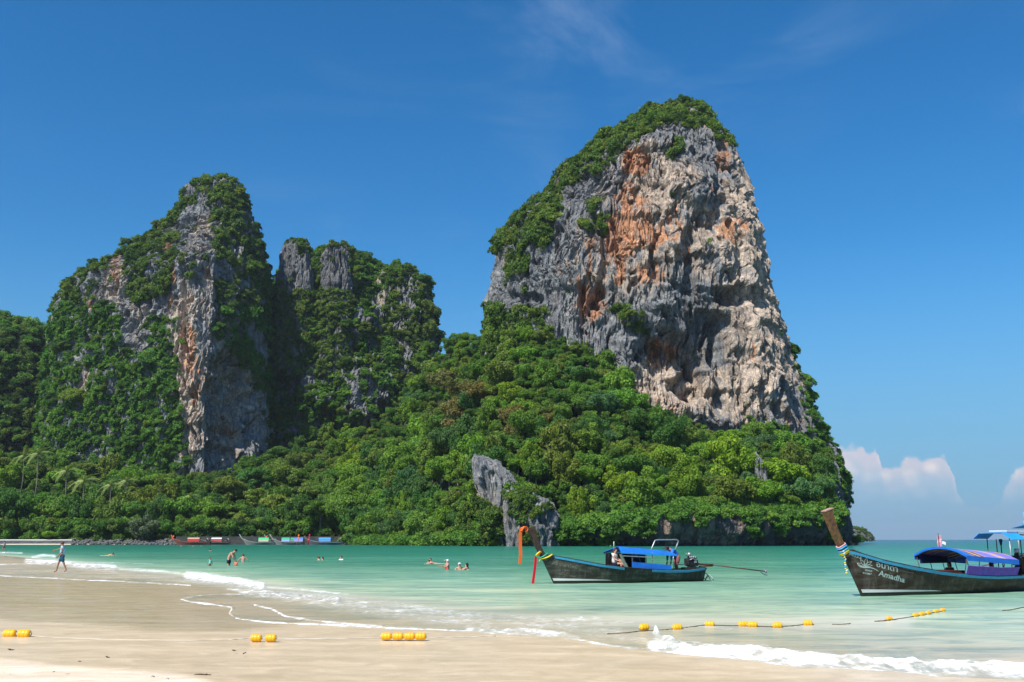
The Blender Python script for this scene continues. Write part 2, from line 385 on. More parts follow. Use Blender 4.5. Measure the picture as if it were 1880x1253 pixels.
def crown_mesh(name, kind, seed, nleaf):
    rs = np.random.RandomState(seed); lobes = []
    if kind == 'dome':
        for i in range(34):
            a = rs.uniform(0, 6.28); e = math.asin(rs.uniform(-0.25, 1)); rr = rs.uniform(0.5, 1.02) * (1 + 0.25 * math.sin(2 * a + seed)); r = rs.uniform(0.12, 0.36)
            lobes.append((math.cos(a) * math.cos(e) * rr, math.sin(a) * math.cos(e) * rr, 0.55 + math.sin(e) * 0.62 * rr, r, r, r * 0.8))
        lobes.append((0, 0, 0.5, 0.7, 0.7, 0.5))
    elif kind == 'spread':
        for i in range(30):
            a = rs.uniform(0, 6.28); q = math.sqrt(rs.uniform(0, 1)) * 0.9; r = rs.uniform(0.18, 0.32)
            lobes.append((math.cos(a) * q, math.sin(a) * q, 0.55 + 0.35 * (1 - q * q) + rs.uniform(-0.14, 0.1), r, r, r * 0.5))
        for i in range(9):
            a = rs.uniform(0, 6.28); r = rs.uniform(0.2, 0.28); lobes.append((math.cos(a) * 0.65, math.sin(a) * 0.65, 0.25 + rs.uniform(-0.1, 0.15), r, r, r * 0.6))
    elif kind == 'tall':
        for i in range(32):
            h = rs.uniform(0.0, 1.35); a = rs.uniform(0, 6.28); q = rs.uniform(0.45, 0.85) * math.sqrt(max(0.05, 1 - ((h - 0.6) / 0.75) ** 2)); r = rs.uniform(0.13, 0.3)
            lobes.append((math.cos(a) * q, math.sin(a) * q, h, r, r, r * 0.9))
        lobes.append((0, 0, 0.6, 0.5, 0.5, 0.6))
    V1, F1 = lobes_cloud(rs, lobes, int(nleaf * 1.9), 0.062, 0.6, 0.35, 0.5)
    V2, F2 = core_blob(rs, 0.42, 0.45, 0.26) if kind != 'tall' else core_blob(rs, 0.28, 0.55, 0.4)
    if kind == 'spread': V2, F2 = core_blob(rs, 0.45, 0.5, 0.10)
    V = np.concatenate([V1, V2]); F = np.concatenate([F1, F2 + len(V1)])
    # triangles with a doubled corner are not valid faces: keep quads and tris apart
    me = bpy.data.meshes.new(name)
    me.from_pydata(V.tolist(), [], [tuple(f) if f[2] != f[3] else tuple(f[:3]) for f in F.tolist()]); me.update()
    return me
def trunk_mesh(name, seed, h=0.75, r=0.05, limbs=5):
    rs = random.Random(seed); bm = bmesh.new()
    def tube(p0, p1, r0, r1, seg=6, n=3, bend=0.05):
        rings = []
        for k in range(n + 1):
            q = k / n; c = p0.lerp(p1, q) + Vector((rs.uniform(-bend, bend), rs.uniform(-bend, bend), 0)) * (0 < k < n)
            rad = r0 + (r1 - r0) * q; dr = (p1 - p0).normalized(); s = dr.orthogonal().normalized(); u = dr.cross(s)
            rings.append([bm.verts.new(c + (s * math.cos(6.2832 * i / seg) + u * math.sin(6.2832 * i / seg)) * rad) for i in range(seg)])
        for a, b in zip(rings, rings[1:]):
            for i in range(seg): bm.faces.new((a[i], a[(i + 1) % seg], b[(i + 1) % seg], b[i])).smooth = True
    tube(Vector((0, 0, -1.2)), Vector((0, 0, h * 0.55)), r * 1.3, r)
    for i in range(limbs):
        a = 6.28 * i / limbs + rs.uniform(-0.4, 0.4)
        tube(Vector((0, 0, h * rs.uniform(0.3, 0.55))), Vector((math.cos(a) * 0.5, math.sin(a) * 0.5, h * rs.uniform(0.75, 1.1))), r * 0.6, r * 0.2)
    me = bpy.data.meshes.new(name); bm.to_mesh(me); bm.free(); return me
CROWNS = {'dome': [crown_mesh('crown_dome', 'dome', s, 3600) for s in (1, 2, 3, 4)],
          'spread': [crown_mesh('crown_spread', 'spread', s, 3400) for s in (11, 12, 13)],
          'tall': [crown_mesh('crown_tall', 'tall', s, 3000) for s in (21, 22)]}
TRUNKS = [trunk_mesh('trunk', s) for s in (1, 2)]
for l_ in CROWNS.values():
    for m_ in l_: m_.materials.append(M_LEAF)
for m_ in TRUNKS: m_.materials.append(M_BARK)

def clump_source(name, seed, mat, nleaf=420, flat=0.75, size=0.16, drape=0.0):
    rs = np.random.RandomState(seed); lobes = []
    for i in range(9):
        a = rs.uniform(0, 6.28); q = rs.uniform(0.1, 0.75); r = rs.uniform(0.28, 0.5)
        lobes.append((math.cos(a) * q, math.sin(a) * q, rs.uniform(0.0, 0.45) * flat, r, r, r * flat))
    V, F = lobes_cloud(rs, lobes, nleaf, size, 0.7, 0.3, inner=0.35)
    if drape: V[:, 2] -= drape * (V[:, 0] ** 2 + V[:, 1] ** 2)
    me = mesh_np(name, V, F, smooth=False); me.materials.append(mat)
    return bpy.data.objects.new(name, me)
def make_coll(name, objs):
    c = bpy.data.collections.new(name)
    for o in objs: c.objects.link(o)
    return c
C_SCRUB = make_coll('scrub_sources', [clump_source('scrub_clump', 40 + i, M_SCRUB) for i in range(5)])
C_VINE = make_coll('vine_sources', [clump_source('vine_clump', 60 + i, M_VINE, 460, 0.55, 0.15) for i in range(5)])
M_CANOPY = leaf_material('canopy_foliage', 'random', [(0.0, (0.055, 0.125, 0.028)), (0.3, (0.085, 0.185, 0.028)), (0.6, (0.12, 0.235, 0.028)), (0.85, (0.15, 0.20, 0.04)), (1.0, (0.18, 0.26, 0.03))])
def crown_sources():
    out = []
    for i in range(14):
        kd = ['dome', 'dome', 'tall', 'dome', 'spread', 'dome', 'tall'][i % 7]; o = bpy.data.objects.new('canopy_crown', CROWNS[kd][i % len(CROWNS[kd])])
        me = o.data.copy(); me.materials.clear(); me.materials.append(M_CANOPY); o.data = me; out.append(o)
    return out
C_CROWNS = make_coll('crown_sources', crown_sources())
C_FOREST = make_coll('understorey_sources', [clump_source('understorey_clump', 80 + i, M_VINE if i % 2 else M_SCRUB, 700, 0.9, 0.12) for i in range(6)])

def gn_scatter(name, pts, nrm, scl, coll, label, lean=0.5, cat='foliage', seed=0, nvar=5):
    rs = np.random.RandomState(seed); n = len(pts)
    me = bpy.data.meshes.new(name); me.vertices.add(n); me.vertices.foreach_set('co', np.ascontiguousarray(pts, np.float32).ravel())
    up = np.array([0, 0, 1.0]); d = nrm * lean + up * (1 - lean) + rs.normal(size=(n, 3)) * 0.12; d /= np.linalg.norm(d, axis=1)[:, None]
    th = np.arccos(np.clip(d[:, 2], -1, 1)); ph = np.arctan2(d[:, 1], d[:, 0])
    # rotate Z to d with a random spin: R = Rz(ph) Ry(th) Rz(spin)
    spin = rs.uniform(0, 6.283, n); cz, sz = np.cos(spin), np.sin(spin); ct, st_ = np.cos(th), np.sin(th); cpn, spn = np.cos(ph), np.sin(ph)
    r00 = cpn * ct * cz - spn * sz; r10 = spn * ct * cz + cpn * sz; r20 = -st_ * cz; r21 = st_ * sz; r22 = ct
    eul = np.stack([np.arctan2(r21, r22), np.arcsin(np.clip(-r20, -1, 1)), np.arctan2(r10, r00)], 1)
    a = me.attributes.new('rot', 'FLOAT_VECTOR', 'POINT'); a.data.foreach_set('vector', eul.astype(np.float32).ravel())
    sv = np.stack([scl, scl, scl * rs.uniform(0.75, 1.25, n)], 1)
    a = me.attributes.new('scl', 'FLOAT_VECTOR', 'POINT'); a.data.foreach_set('vector', sv.astype(np.float32).ravel())
    a = me.attributes.new('idx', 'INT', 'POINT'); a.data.foreach_set('value', rs.randint(0, nvar, n).astype(np.int32))
    ob = link(name, me); tag(ob, label, cat, kind='stuff')
    ng = bpy.data.node_groups.new(name, 'GeometryNodeTree')
    ng.interface.new_socket('Geometry', in_out='INPUT', socket_type='NodeSocketGeometry'); ng.interface.new_socket('Geometry', in_out='OUTPUT', socket_type='NodeSocketGeometry')
    gi = ng.nodes.new('NodeGroupInput'); go = ng.nodes.new('NodeGroupOutput'); ip = ng.nodes.new('GeometryNodeInstanceOnPoints')
    ci = ng.nodes.new('GeometryNodeCollectionInfo'); ci.inputs[0].default_value = coll; ci.inputs['Separate Children'].default_value = True; ci.inputs['Reset Children'].default_value = True
    def na(nm, dt):
        x = ng.nodes.new('GeometryNodeInputNamedAttribute'); x.data_type = dt; x.inputs[0].default_value = nm; return x.outputs[0]
    er = ng.nodes.new('FunctionNodeEulerToRotation'); ng.links.new(na('rot', 'FLOAT_VECTOR'), er.inputs[0])
    ng.links.new(gi.outputs[0], ip.inputs['Points']); ng.links.new(ci.outputs[0], ip.inputs['Instance']); ip.inputs['Pick Instance'].default_value = True
    ng.links.new(na('idx', 'INT'), ip.inputs['Instance Index']); ng.links.new(er.outputs[0], ip.inputs['Rotation']); ng.links.new(na('scl', 'FLOAT_VECTOR'), ip.inputs['Scale'])
    ng.links.new(ip.outputs[0], go.inputs[0]); md = ob.modifiers.new('scatter', 'NODES'); md.node_group = ng
    return ob

# ------------------------------------------------------------------ the rock masses
def base_color(c, orange=(), cream=(), black=(), creambias=0.0):
    Q = c.Q; P = c.P
    w1 = fbm(Q, (7, 7, 16), 4, 31); w2 = fbm(Q, (2.1, 2.1, 26), 4, 33); w3 = fbm(Q, (16, 16, 22), 3, 35)
    cr = blob(c.px, c.py, cream, w1 * 0.8); orr = blob(c.px, c.py, orange, w1 * 1.1 + w2 * 0.5)
    w4 = fbm(Q, (1.4, 1.4, 6), 3, 37)
    cm = sstep(cr + w3 * 0.5 + w2 * 0.9 + w4 * 0.7 + w1 * 0.3 + creambias, 0.22, 0.80)
    w5 = fbm(Q, (3.5, 3.5, 34), 3, 39); om = 0.95 * sstep(orr * 1.06 + w2 * 1.2 + w4 * 0.9 + w5 * 1.3 - 0.05, 0.35, 1.1) * sstep(orr, 0.0, 0.25)
    rgb = GREY + (CREAM - GREY) * cm[..., None]
    bm_ = sstep(w3 + w1 * 0.6, 0.05, 0.4)[..., None]; rgb = rgb * (1 - bm_ * 0.35) + BUFF * bm_ * 0.35 * (0.6 + 0.4 * cm[..., None])
    rgb = rgb + (ORANGE - rgb) * (om * 0.88)[..., None]
    dk = blob(c.px, c.py, black, w1 * 0.8); bk = sstep(w2 * 1.15 + w4 * 0.4 + dk * 0.45, 0.16, 0.5)
    rgb = rgb + (BLACK - rgb) * (bk * 0.45)[..., None]
    return rgb

BC_OUT = [(208, 1250, 1270), (211, 1226, 1282), (217, 1200, 1292), (227, 1176, 1300), (241, 1154, 1309), (256, 1126, 1320), (272, 1092, 1338), (300, 1060, 1356),
          (340, 1020, 1366), (380, 984, 1374), (420, 936, 1381), (445, 918, 1386), (460, 911, 1390), (500, 901, 1400), (560, 890, 1412), (600, 884, 1424), (640, 878, 1440),
          (700, 870, 1464), (750, 862, 1482), (790, 858, 1502), (850, 850, 1536), (900, 848, 1546), (960, 846, 1552), (1004, 846, 1560), (1020, 846, 1562)]
BC_FEAT = [(1103, 530, 13, 20, -6), (1090, 555, 16, 18, -6), (1076, 572, 12, 16, -4), (1066, 545, 6, 40, -3), (1080, 535, 8, 16, 3), (1205, 632, 16, 16, -7), (1268, 702, 30, 36, -10), (1240, 640, 50, 50, -6), (1300, 610, 60, 55, -6.5), (1330, 670, 16, 80, -6), (1268, 470, 14, 70, -5),
           (1300, 400, 30, 28, -4), (1352, 542, 30, 20, -7), (1368, 620, 40, 45, 2.5), (1270, 325, 42, 52, 5), (1112, 470, 9, 60, -4.5), (1160, 345, 55, 30, -3), (1075, 345, 40, 30, -2.5), (1340, 440, 20, 60, 2),
           (1180, 560, 55, 50, 3), (1150, 650, 26, 40, 3), (1380, 480, 14, 90, 2.5), (1225, 745, 60, 25, 3), (1400, 720, 40, 60, 4), (1390, 560, 20, 20, -3), (960, 545, 40, 10, -3), (1005, 480, 40, 60, 1.5), (1210, 260, 60, 14, 3),
           (1230, 480, 20, 40, 2.5), (1180, 430, 22, 50, 2.0)]
BC_OR = [(1170, 292, 24, 26, 1.5), (1160, 420, 52, 60, 1.15), (1190, 500, 36, 26, 0.8), (1095, 470, 28, 44, 0.7), (1088, 560, 28, 36, 1.1), (1215, 650, 26, 26, 1.2), (1345, 418, 24, 22, 1.1), (1255, 470, 16, 20, 0.8), (1190, 745, 60, 30, 0.55),
         (1455, 770, 24, 24, 0.7), (1395, 640, 18, 24, 0.4), (1310, 380, 12, 34, 0.5), (1330, 290, 14, 30, 0.7), (1075, 520, 16, 34, 0.8), (1030, 480, 14, 30, 0.5), (1150, 360, 30, 26, 0.8), (1230, 410, 24, 30, 0.6), (1130, 500, 20, 26, 0.7)]
BC_CR = [(1230, 430, 90, 70, 0.75), (1210, 350, 70, 60, 0.8), (1360, 420, 44, 110, 1.0), (1385, 600, 60, 150, 1.0), (1210, 720, 110, 60, 0.9), (1360, 720, 60, 70, 0.8), (1080, 480, 50, 60, 0.45), (1180, 300, 50, 40, 0.6), (1430, 700, 40, 60, 0.5), (1290, 480, 30, 40, 0.6), (1175, 480, 40, 60, 0.7)]
BC_BK = [(1300, 600, 70, 70, 1), (1275, 470, 26, 80, 0.8), (960, 540, 60, 20, 0.7), (1330, 680, 20, 80, 0.8), (1100, 440, 20, 60, 0.5)]
bc = build_cliff('limestone_cliff', BC_OUT, 385, 45, 560, 470, BC_FEAT, lambda c: base_color(c, BC_OR, BC_CR, BC_BK, 0.06) * 1.12, amp=0.9, power=2.7, seed=1, lean=0.0)

LP_OUT = [(338, 382, 400), (341, 370, 410), (347, 358, 424), (350, 340, 444), (372, 326, 456), (412, 302, 473), (436, 268, 481), (465, 222, 487), (490, 186, 491), (515, 130, 493), (535, 118, 494),
          (560, 102, 496), (600, 90, 497), (700, 82, 499), (800, 76, 501), (860, 70, 503), (1004, 60, 505), (1015, 60, 505)]
def lp_apex(d):
    pts = [(1010, 372), (840, 372), (700, 372), (640, 380), (560, 386), (400, 384), (317, 392)]
    W_ = np.array([at(x, y, d - 42) for y, x in pts]); return W_[:, 2], W_[:, 0]
LP_FEAT = [(350, 640, 14, 150, 2.5), (425, 740, 55, 90, -9), (465, 640, 30, 120, -2), (335, 560, 6, 120, -3), (240, 560, 20, 60, -3), (300, 520, 10, 50, -2), (290, 560, 30, 60, -2), (355, 430, 34, 60, 2)]
LP_OR = [(306, 465, 10, 22, 0.9), (212, 500, 10, 30, 0.8), (312, 520, 10, 50, 0.75), (352, 640, 24, 50, 0.75), (360, 700, 26, 40, 0.5), (165, 560, 8, 14, 1.2), (410, 790, 24, 30, 0.45)]
LP_CR = [(340, 690, 30, 160, 1.3), (385, 600, 34, 120, 0.6), (420, 740, 90, 120, 0.55), (375, 480, 30, 90, 0.4), (215, 510, 20, 50, 0.7), (258, 600, 24, 50, 0.5), (330, 560, 20, 70, 0.6), (410, 760, 60, 70, 0.35), (155, 700, 14, 40, 0.7), (185, 750, 8, 20, 0.8)]
lp = build_cliff('limestone_peak', LP_OUT, 486, 46, 430, 400, LP_FEAT, lambda c: base_color(c, LP_OR, LP_CR, [(450, 560, 40, 100, 0.3)], -0.08) * 1.18, apex=lp_apex, amp=1.0, seed=2)

MM_OUT = [(454, 560, 600), (459, 520, 646), (468, 510, 662), (480, 503, 690), (490, 499, 708), (505, 490, 750), (530, 470, 775), (560, 452, 793), (620, 440, 803), (700, 430, 800), (780, 430, 790), (1004, 430, 780), (1015, 430, 780)]
mm = build_cliff('limestone_ridge', MM_OUT, 528, 45, 340, 300, [(530, 650, 30, 150, -4), (800, 760, 20, 100, -6), (640, 590, 60, 40, 6), (600, 650, 30, 60, -5), (650, 720, 60, 60, 9), (570, 720, 30, 60, 5), (560, 580, 24, 50, 6)],
                 lambda c: base_color(c, [(597, 650, 12, 16, 0.8)], [(600, 650, 34, 50, 0.8), (668, 790, 14, 20, 0.9)], (), 0.0), amp=1.2, seed=3, lean=0.17)
pA = build_cliff('rock_pillar', [(447, 538, 552), (451, 526, 562), (460, 518, 569), (480, 512, 572), (520, 505, 577), (600, 500, 582)], 508, 9, 90, 110, (), lambda c: base_color(c, creambias=-0.3) * 0.8, amp=0.55, seed=4, zbot=84, nback=20)
pB = build_cliff('rock_pillar', [(455, 612, 632), (459, 600, 642), (472, 593, 646), (500, 591, 647), (560, 588, 650), (620, 586, 652)], 507, 10, 110, 120, (), lambda c: base_color(c, creambias=-0.4) * 0.75, amp=0.55, seed=5, zbot=84, nback=20)
pC = build_cliff('rock_dome', [(485, 718, 742), (490, 700, 758), (500, 684, 770), (520, 672, 785), (545, 666, 797), (600, 664, 804), (700, 668, 803), (760, 676, 795), (1004, 690, 785)], 512, 26, 220, 200, (),
                 lambda c: base_color(c, (), [(695, 535, 16, 26, 0.9)], (), -0.1), amp=0.9, seed=6, zbot=0, nback=24, lean=0.12)
fh = build_cliff('far_hill', [(600, -20, 10), (606, -60, 45), (620, -150, 92), (650, -260, 120), (700, -400, 150), (800, -600, 200), (1004, -900, 300)], 560, 55, 160, 120, (), lambda c: np.broadcast_to(SOIL, c.P.shape), amp=1.3, seed=8)
rk1 = build_cliff('shore_crag', [(846, 866, 880), (850, 862, 905), (862, 860, 926), (880, 860, 944), (900, 861, 964), (916, 864, 978), (935, 870, 984), (960, 880, 985), (1004, 890, 1000), (1012, 890, 1000)], 284, 6.5, 150, 130,
                  [(900, 890, 16, 40, -2.2), (940, 920, 20, 20, 1)], lambda c: base_color(c, (), [(880, 900, 10, 40, 0.7), (877, 925, 10, 10, 0.9)], (), -0.45) * 1.2, amp=0.5, seed=9, nback=30)
rk2 = build_cliff('shore_crag', [(915, 935, 975), (925, 925, 1000), (940, 918, 1018), (960, 915, 1026), (985, 918, 1030), (1004, 922, 1032), (1012, 922, 1032)], 277, 6, 130, 110,
                  [(960, 960, 8, 34, -2.0), (990, 960, 16, 30, 1.2)], lambda c: base_color(c, (), (), (), -0.45) * 1.1, amp=0.5, seed=10, nback=30)
rk3 = build_cliff('shore_crag', [(838, 1384, 1392), (848, 1380, 1402), (860, 1382, 1408), (880, 1384, 1412)], 302, 3, 60, 60, (), lambda c: base_color(c, creambias=-0.4) * 1.2, amp=0.2, seed=11, zbot=10, nback=16)

# ------------------------------------------------------------------ forested slope under the rocks
COLS = np.array([(-900, 372, 560, 790), (-300, 372, 520, 800), (0, 372, 450, 855), (90, 372, 446, 870), (250, 374, 446, 890), (330, 376, 444, 900), (450, 378, 448, 880), (520, 378, 475, 850), (600, 365, 498, 830),
    (700, 330, 490, 795), (780, 305, 460, 705), (830, 295, 425, 632), (880, 287, 385, 632), (950, 281, 352, 632), (1040, 277, 345, 645), (1130, 276, 342, 690), (1180, 278, 340, 760), (1250, 281, 338, 800),
    (1330, 285, 336, 815), (1400, 289, 336, 815), (1470, 293, 338, 835), (1505, 297, 342, 850), (1520, 299, 345, 900), (1536, 303, 350, 975), (1550, 308, 356, 1003), (1620, 330, 380, 1012), (1700, 350, 400, 1016)], float)
def hill_pt(px, tt, noise=True):
    """ground of the slope: tt 0 at the waterline, 1 at the foot of the rock"""
    px = np.asarray(px, float); tt = np.asarray(tt, float)
    ds = np.interp(px, COLS[:, 0], COLS[:, 1]); dt = np.interp(px, COLS[:, 0], COLS[:, 2]); yt = np.interp(px, COLS[:, 0], COLS[:, 3])
    zt = at(px, yt, dt)[..., 2]; d = ds + (dt - ds) * tt
    flat = np.interp(px, [0, 600, 680, 860, 900, 1515, 1545], [1.2, 1.2, 2.0, 3.0, 7.5, 8.5, 0.0])
    z = np.where(tt < 0.06, flat * (tt / 0.06), flat + (zt - flat) * np.clip((tt - 0.06) / 0.94, 0, 1) ** np.interp(px, [0, 600, 800, 1000], [1.5, 1.5, 1.1, 0.88]))
    P = np.stack([(px - CX) / FPX * d * 1.02, d, z], -1)
    if noise: P[..., 2] = P[..., 2] * (1 + 0.75 * fbm(np.stack([P[..., 0], 0 * P[..., 0], 0 * P[..., 0]], -1), 9, 3, 55) * (px > 650) * sstep(tt, 0.3, 0.05))
    if noise: P[..., 2] += 2.6 * fbm(P * [1, 1, 0], 22, 3, 50) * sstep(tt, 0.1, 0.4)
    return P
pxs = np.concatenate([np.linspace(-900, 0, 40), np.linspace(8, 1700, 330)]); tts = np.concatenate([[-0.15, -0.02], np.linspace(0, 1, 60), [1.25, 1.6, 2.2]])
PX, TT = np.meshgrid(pxs, tts)
HP = hill_pt(PX, np.clip(TT, 0, 1)); ds_ = np.interp(PX, COLS[:, 0], COLS[:, 1]); dt_ = np.interp(PX, COLS[:, 0], COLS[:, 2])
HP[TT < 0, 2] = -1.5; HP[TT < 0, 1] += (TT * 30)[TT < 0]
ov = TT > 1; HP[ov, 1] += ((TT - 1) * 60)[ov]; HP[ov, 2] -= ((TT - 1) * 26 * np.clip(HP[..., 2] / 20, 0, 1))[ov]
m, t = material('forest_floor'); g_ = t.node('ShaderNodeNewGeometry')
principled(t, t.ramp(t.noise(g_.outputs['Position'], 0.5, 6), [(0.3, (0.02, 0.03, 0.012)), (0.7, (0.06, 0.07, 0.03))]), 0.95, 0.05); M_FLOOR = m
HP[..., 1] += 5.0 * sstep(PX, 655, 680)
ob = link('hillside', mesh_np('hillside', HP.reshape(-1, 3), grid_faces(len(tts), len(pxs))), M_FLOOR); tag(ob, kind='structure')

# low sea cliff along the foot of the slope, undercut at the waterline
def strip_cliff(name, px0, px1, n, hts, seed, out=0.0):
    p = np.linspace(px0, px1, n); nv = 70; v = np.linspace(0, 1, nv)
    PXg, Vg = np.meshgrid(p, v); ds = np.interp(PXg, COLS[:, 0], COLS[:, 1]); H = np.interp(PXg, [h[0] for h in hts], [h[1] for h in hts])
    Z = -1.2 + (H + 1.2) * Vg; prof = -np.interp(Z / np.maximum(H, 0.5), [-0.3, 0.0, 0.12, 0.3, 0.55, 0.8, 1.0], [-2.2, -2.4, -1.9, 0.2, 1.0, 0.6, -3.5])
    endt = sstep(PXg, px0, px0 + 12) * sstep(PXg, px1, px1 - 12)
    P = np.stack([(PXg - CX) / FPX * ds * 1.01, ds + prof + out + (1 - endt) * 14, Z], -1); Q = P + seed * 13
    D = 2.6 * fbm(Q, (14, 14, 20), 3, 1) + 1.5 * ridge(Q, (4, 4, 12), 3, 2) + 0.7 * fbm(Q, (1.6, 1.6, 4), 3, 6) - 1.6 * sstep(fbm(Q, (4, 4, 4), 3, 14), 0.1, 0.4)
    P[..., 1] -= D
    me = mesh_np(name, P.reshape(-1, 3), grid_faces(nv, n))
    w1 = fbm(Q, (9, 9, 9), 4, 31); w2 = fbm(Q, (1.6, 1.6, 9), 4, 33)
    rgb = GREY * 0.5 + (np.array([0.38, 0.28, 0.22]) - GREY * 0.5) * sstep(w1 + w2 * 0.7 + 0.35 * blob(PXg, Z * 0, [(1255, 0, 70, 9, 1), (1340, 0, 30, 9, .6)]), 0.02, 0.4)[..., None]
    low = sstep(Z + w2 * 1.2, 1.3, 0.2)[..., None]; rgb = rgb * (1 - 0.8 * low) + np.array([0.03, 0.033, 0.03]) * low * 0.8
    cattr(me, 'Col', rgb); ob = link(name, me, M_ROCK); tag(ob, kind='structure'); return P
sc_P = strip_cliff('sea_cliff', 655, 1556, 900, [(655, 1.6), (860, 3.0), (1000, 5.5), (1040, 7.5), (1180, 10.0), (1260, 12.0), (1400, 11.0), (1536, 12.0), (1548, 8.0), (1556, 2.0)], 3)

# ------------------------------------------------------------------ planting the rocks
def plant(c, mask, density, smin, smax, name, coll, label, lean=0.55, seed=0, out=0.3, puffy=1.7, nvar=5):
    """scatter clumps over the cells of a rock mass where the mask allows"""
    rs = np.random.RandomState(seed + 5); P = c.P; m = mask[:-1, :-1] if mask.shape == P.shape[:2] else mask
    a = P[1:, :-1] - P[:-1, :-1]; b_ = P[:-1, 1:] - P[:-1, :-1]; ar = np.linalg.norm(np.cross(a, b_), axis=-1)
    w_ = (ar * m * np.clip(0.75 + 1.6 * fbm(P[:-1, :-1], (4, 4, 5), 2, 210 + seed), 0.0, 1.6)).ravel(); n = int(w_.sum() * density)
    if n < 1: return
    k = rs.choice(len(w_), n, p=w_ / w_.sum()); i, j = np.unravel_index(k, ar.shape)
    pts = P[i, j] + a[i, j] * rs.uniform(0, 1, (n, 1)) + b_[i, j] * rs.uniform(0, 1, (n, 1)); nn = c.n3[i, j]
    s = (smin + (smax - smin) * rs.uniform(0, 1, n) ** 2.2) * np.where(rs.uniform(0, 1, n) > 0.94, 1.5, 1.0)
    big = np.clip(fbm(pts, 7, 2, 130 + seed) + 0.25, 0, 1)
    s = s * (0.75 + 0.7 * big)
    gn_scatter(name, pts + nn * (s * out * 0.3 + big * puffy)[:, None], nn, s, coll, label, lean, seed=seed, nvar=nvar)
def polymask(c, polys, warp=12, seed=0):
    wx = fbm(c.Q, 8, 3, 60 + seed) * warp * 1.6; wy = fbm(c.Q, 8, 3, 63 + seed) * warp * 1.6; r = np.zeros(c.px.shape, bool)
    for p in polys: r |= inpoly(c.px + wx, c.py + wy, p)
    return r.astype(float)
def front(c): f = np.zeros(c.px.shape); f[:, :] = 1; return f
# big cliff: shaggy cap and left shoulder, tufts, back of the right edge
v_bc = polymask(bc, [[(1100, 150), (1400, 150), (1362, 262), (1340, 270), (1318, 256), (1296, 232), (1262, 238), (1228, 234), (1192, 246), (1150, 268), (1128, 300), (1092, 318), (1070, 312), (1046, 352), (1020, 352), (1036, 392), (1018, 402), (1000, 448), (972, 446), (950, 470), (925, 452), (905, 468), (880, 520), (850, 560), (840, 400), (1000, 280)],
    [(928, 462), (965, 458), (972, 500), (940, 512), (926, 490)], [(1076, 366), (1104, 380), (1116, 410), (1112, 440), (1096, 430), (1080, 400)], [(1062, 400), (1080, 404), (1080, 432), (1062, 428)],
    [(1238, 262), (1252, 258), (1250, 300), (1232, 296)], [(1118, 566), (1170, 570), (1200, 606), (1180, 616), (1140, 600)], [(860, 480), (900, 470), (896, 520), (880, 560), (850, 570)], [(880, 555), (905, 560), (1000, 570), (1020, 700), (860, 700)]], 9)
sp_ = (fbm(bc.Q, (6, 6, 7), 3, 71) > 0.30) * (fbm(bc.Q, (30, 30, 30), 2, 72) > 0.0) * (bc.px < 1080) * (bc.py < 600)
sp2 = (fbm(bc.Q, (4, 4, 5), 3, 73) > 0.42) * (bc.py < 640)
backs = np.zeros(bc.px.shape); backs[:, bc.nx - 16:bc.nx + 30] = (fbm(bc.Q[:, bc.nx - 16:bc.nx + 30], (7, 7, 10), 3, 74) > 0.08); backs *= bc.py > 290
lowR = polymask(bc, [[(1440, 620), (1500, 700), (1560, 850), (1570, 940), (1525, 900), (1500, 800), (1476, 790), (1470, 720)], [(1370, 760), (1480, 800), (1580, 850), (1580, 900), (1480, 880), (1370, 820)]], 8)
backcap = np.zeros(bc.px.shape); backcap[:, bc.nx:] = 0.5; backcap *= bc.py < 420
plant(bc, np.clip(v_bc + 0.0, 0, 1), 0.42, 1.0, 3.0, 'cliff_top_scrub', C_SCRUB, 'bushes matted over the top and left shoulder of the big cliff', seed=1, puffy=1.2)
plant(bc, np.clip(sp_ * 0.5 + sp2 * 0.35, 0, 1) * (1 - v_bc), 0.22, 0.7, 1.8, 'cliff_face_scrub', C_SCRUB, 'small tufts clinging to ledges of the big cliff face', seed=2)
plant(bc, np.clip(backs + lowR + backcap, 0, 1), 0.16, 1.3, 3.0, 'cliff_edge_scrub', C_VINE, 'bushes down the right edge of the big cliff', seed=3)
# left peak
lp_pol = [[(290, 405), (340, 330), (372, 300), (420, 300), (470, 350), (500, 460), (505, 640), (470, 600), (452, 640), (440, 600), (412, 600), (396, 560), (402, 480), (386, 420), (392, 384), (350, 372), (330, 398), (318, 402)],
    [(100, 500), (180, 440), (260, 400), (340, 400), (330, 420), (300, 432), (270, 450), (236, 460), (205, 480), (180, 500), (170, 560), (120, 540), (130, 512)], [(236, 440), (310, 430), (330, 470), (325, 500), (290, 545), (240, 560), (225, 500)],
    [(400, 590), (440, 600), (500, 700), (505, 780), (480, 720), (455, 690), (430, 650), (400, 620)], [(50, 560), (120, 520), (160, 556), (215, 552), (226, 640), (256, 648), (290, 582), (326, 586), (324, 700), (334, 760), (340, 850), (330, 900), (30, 900)]]
v_lp = polymask(lp, lp_pol, 9); slit = blob(lp.px, lp.py, [(156, 705, 9, 40, 1), (186, 752, 5, 20, 1), (238, 610, 10, 44, 1), (168, 560, 10, 10, 1), (245, 655, 8, 22, 1)], fbm(lp.Q, 5, 2, 77) * 0.8) > 0.5
v_lp = v_lp * (1 - slit) * np.where(lp.py < 560, fbm(lp.Q, (8, 8, 16), 3, 170) > -0.12, fbm(lp.Q, (6, 6, 22), 3, 171) > -0.30); backl = np.zeros(lp.px.shape); backl[:, lp.nx - 10:] = 0.5; backl[:, -12:] = 0.8; backl[:, :10] = 0.7
sl = (fbm(lp.Q, (5, 5, 8), 3, 71) > 0.26) * (lp.py < 560)
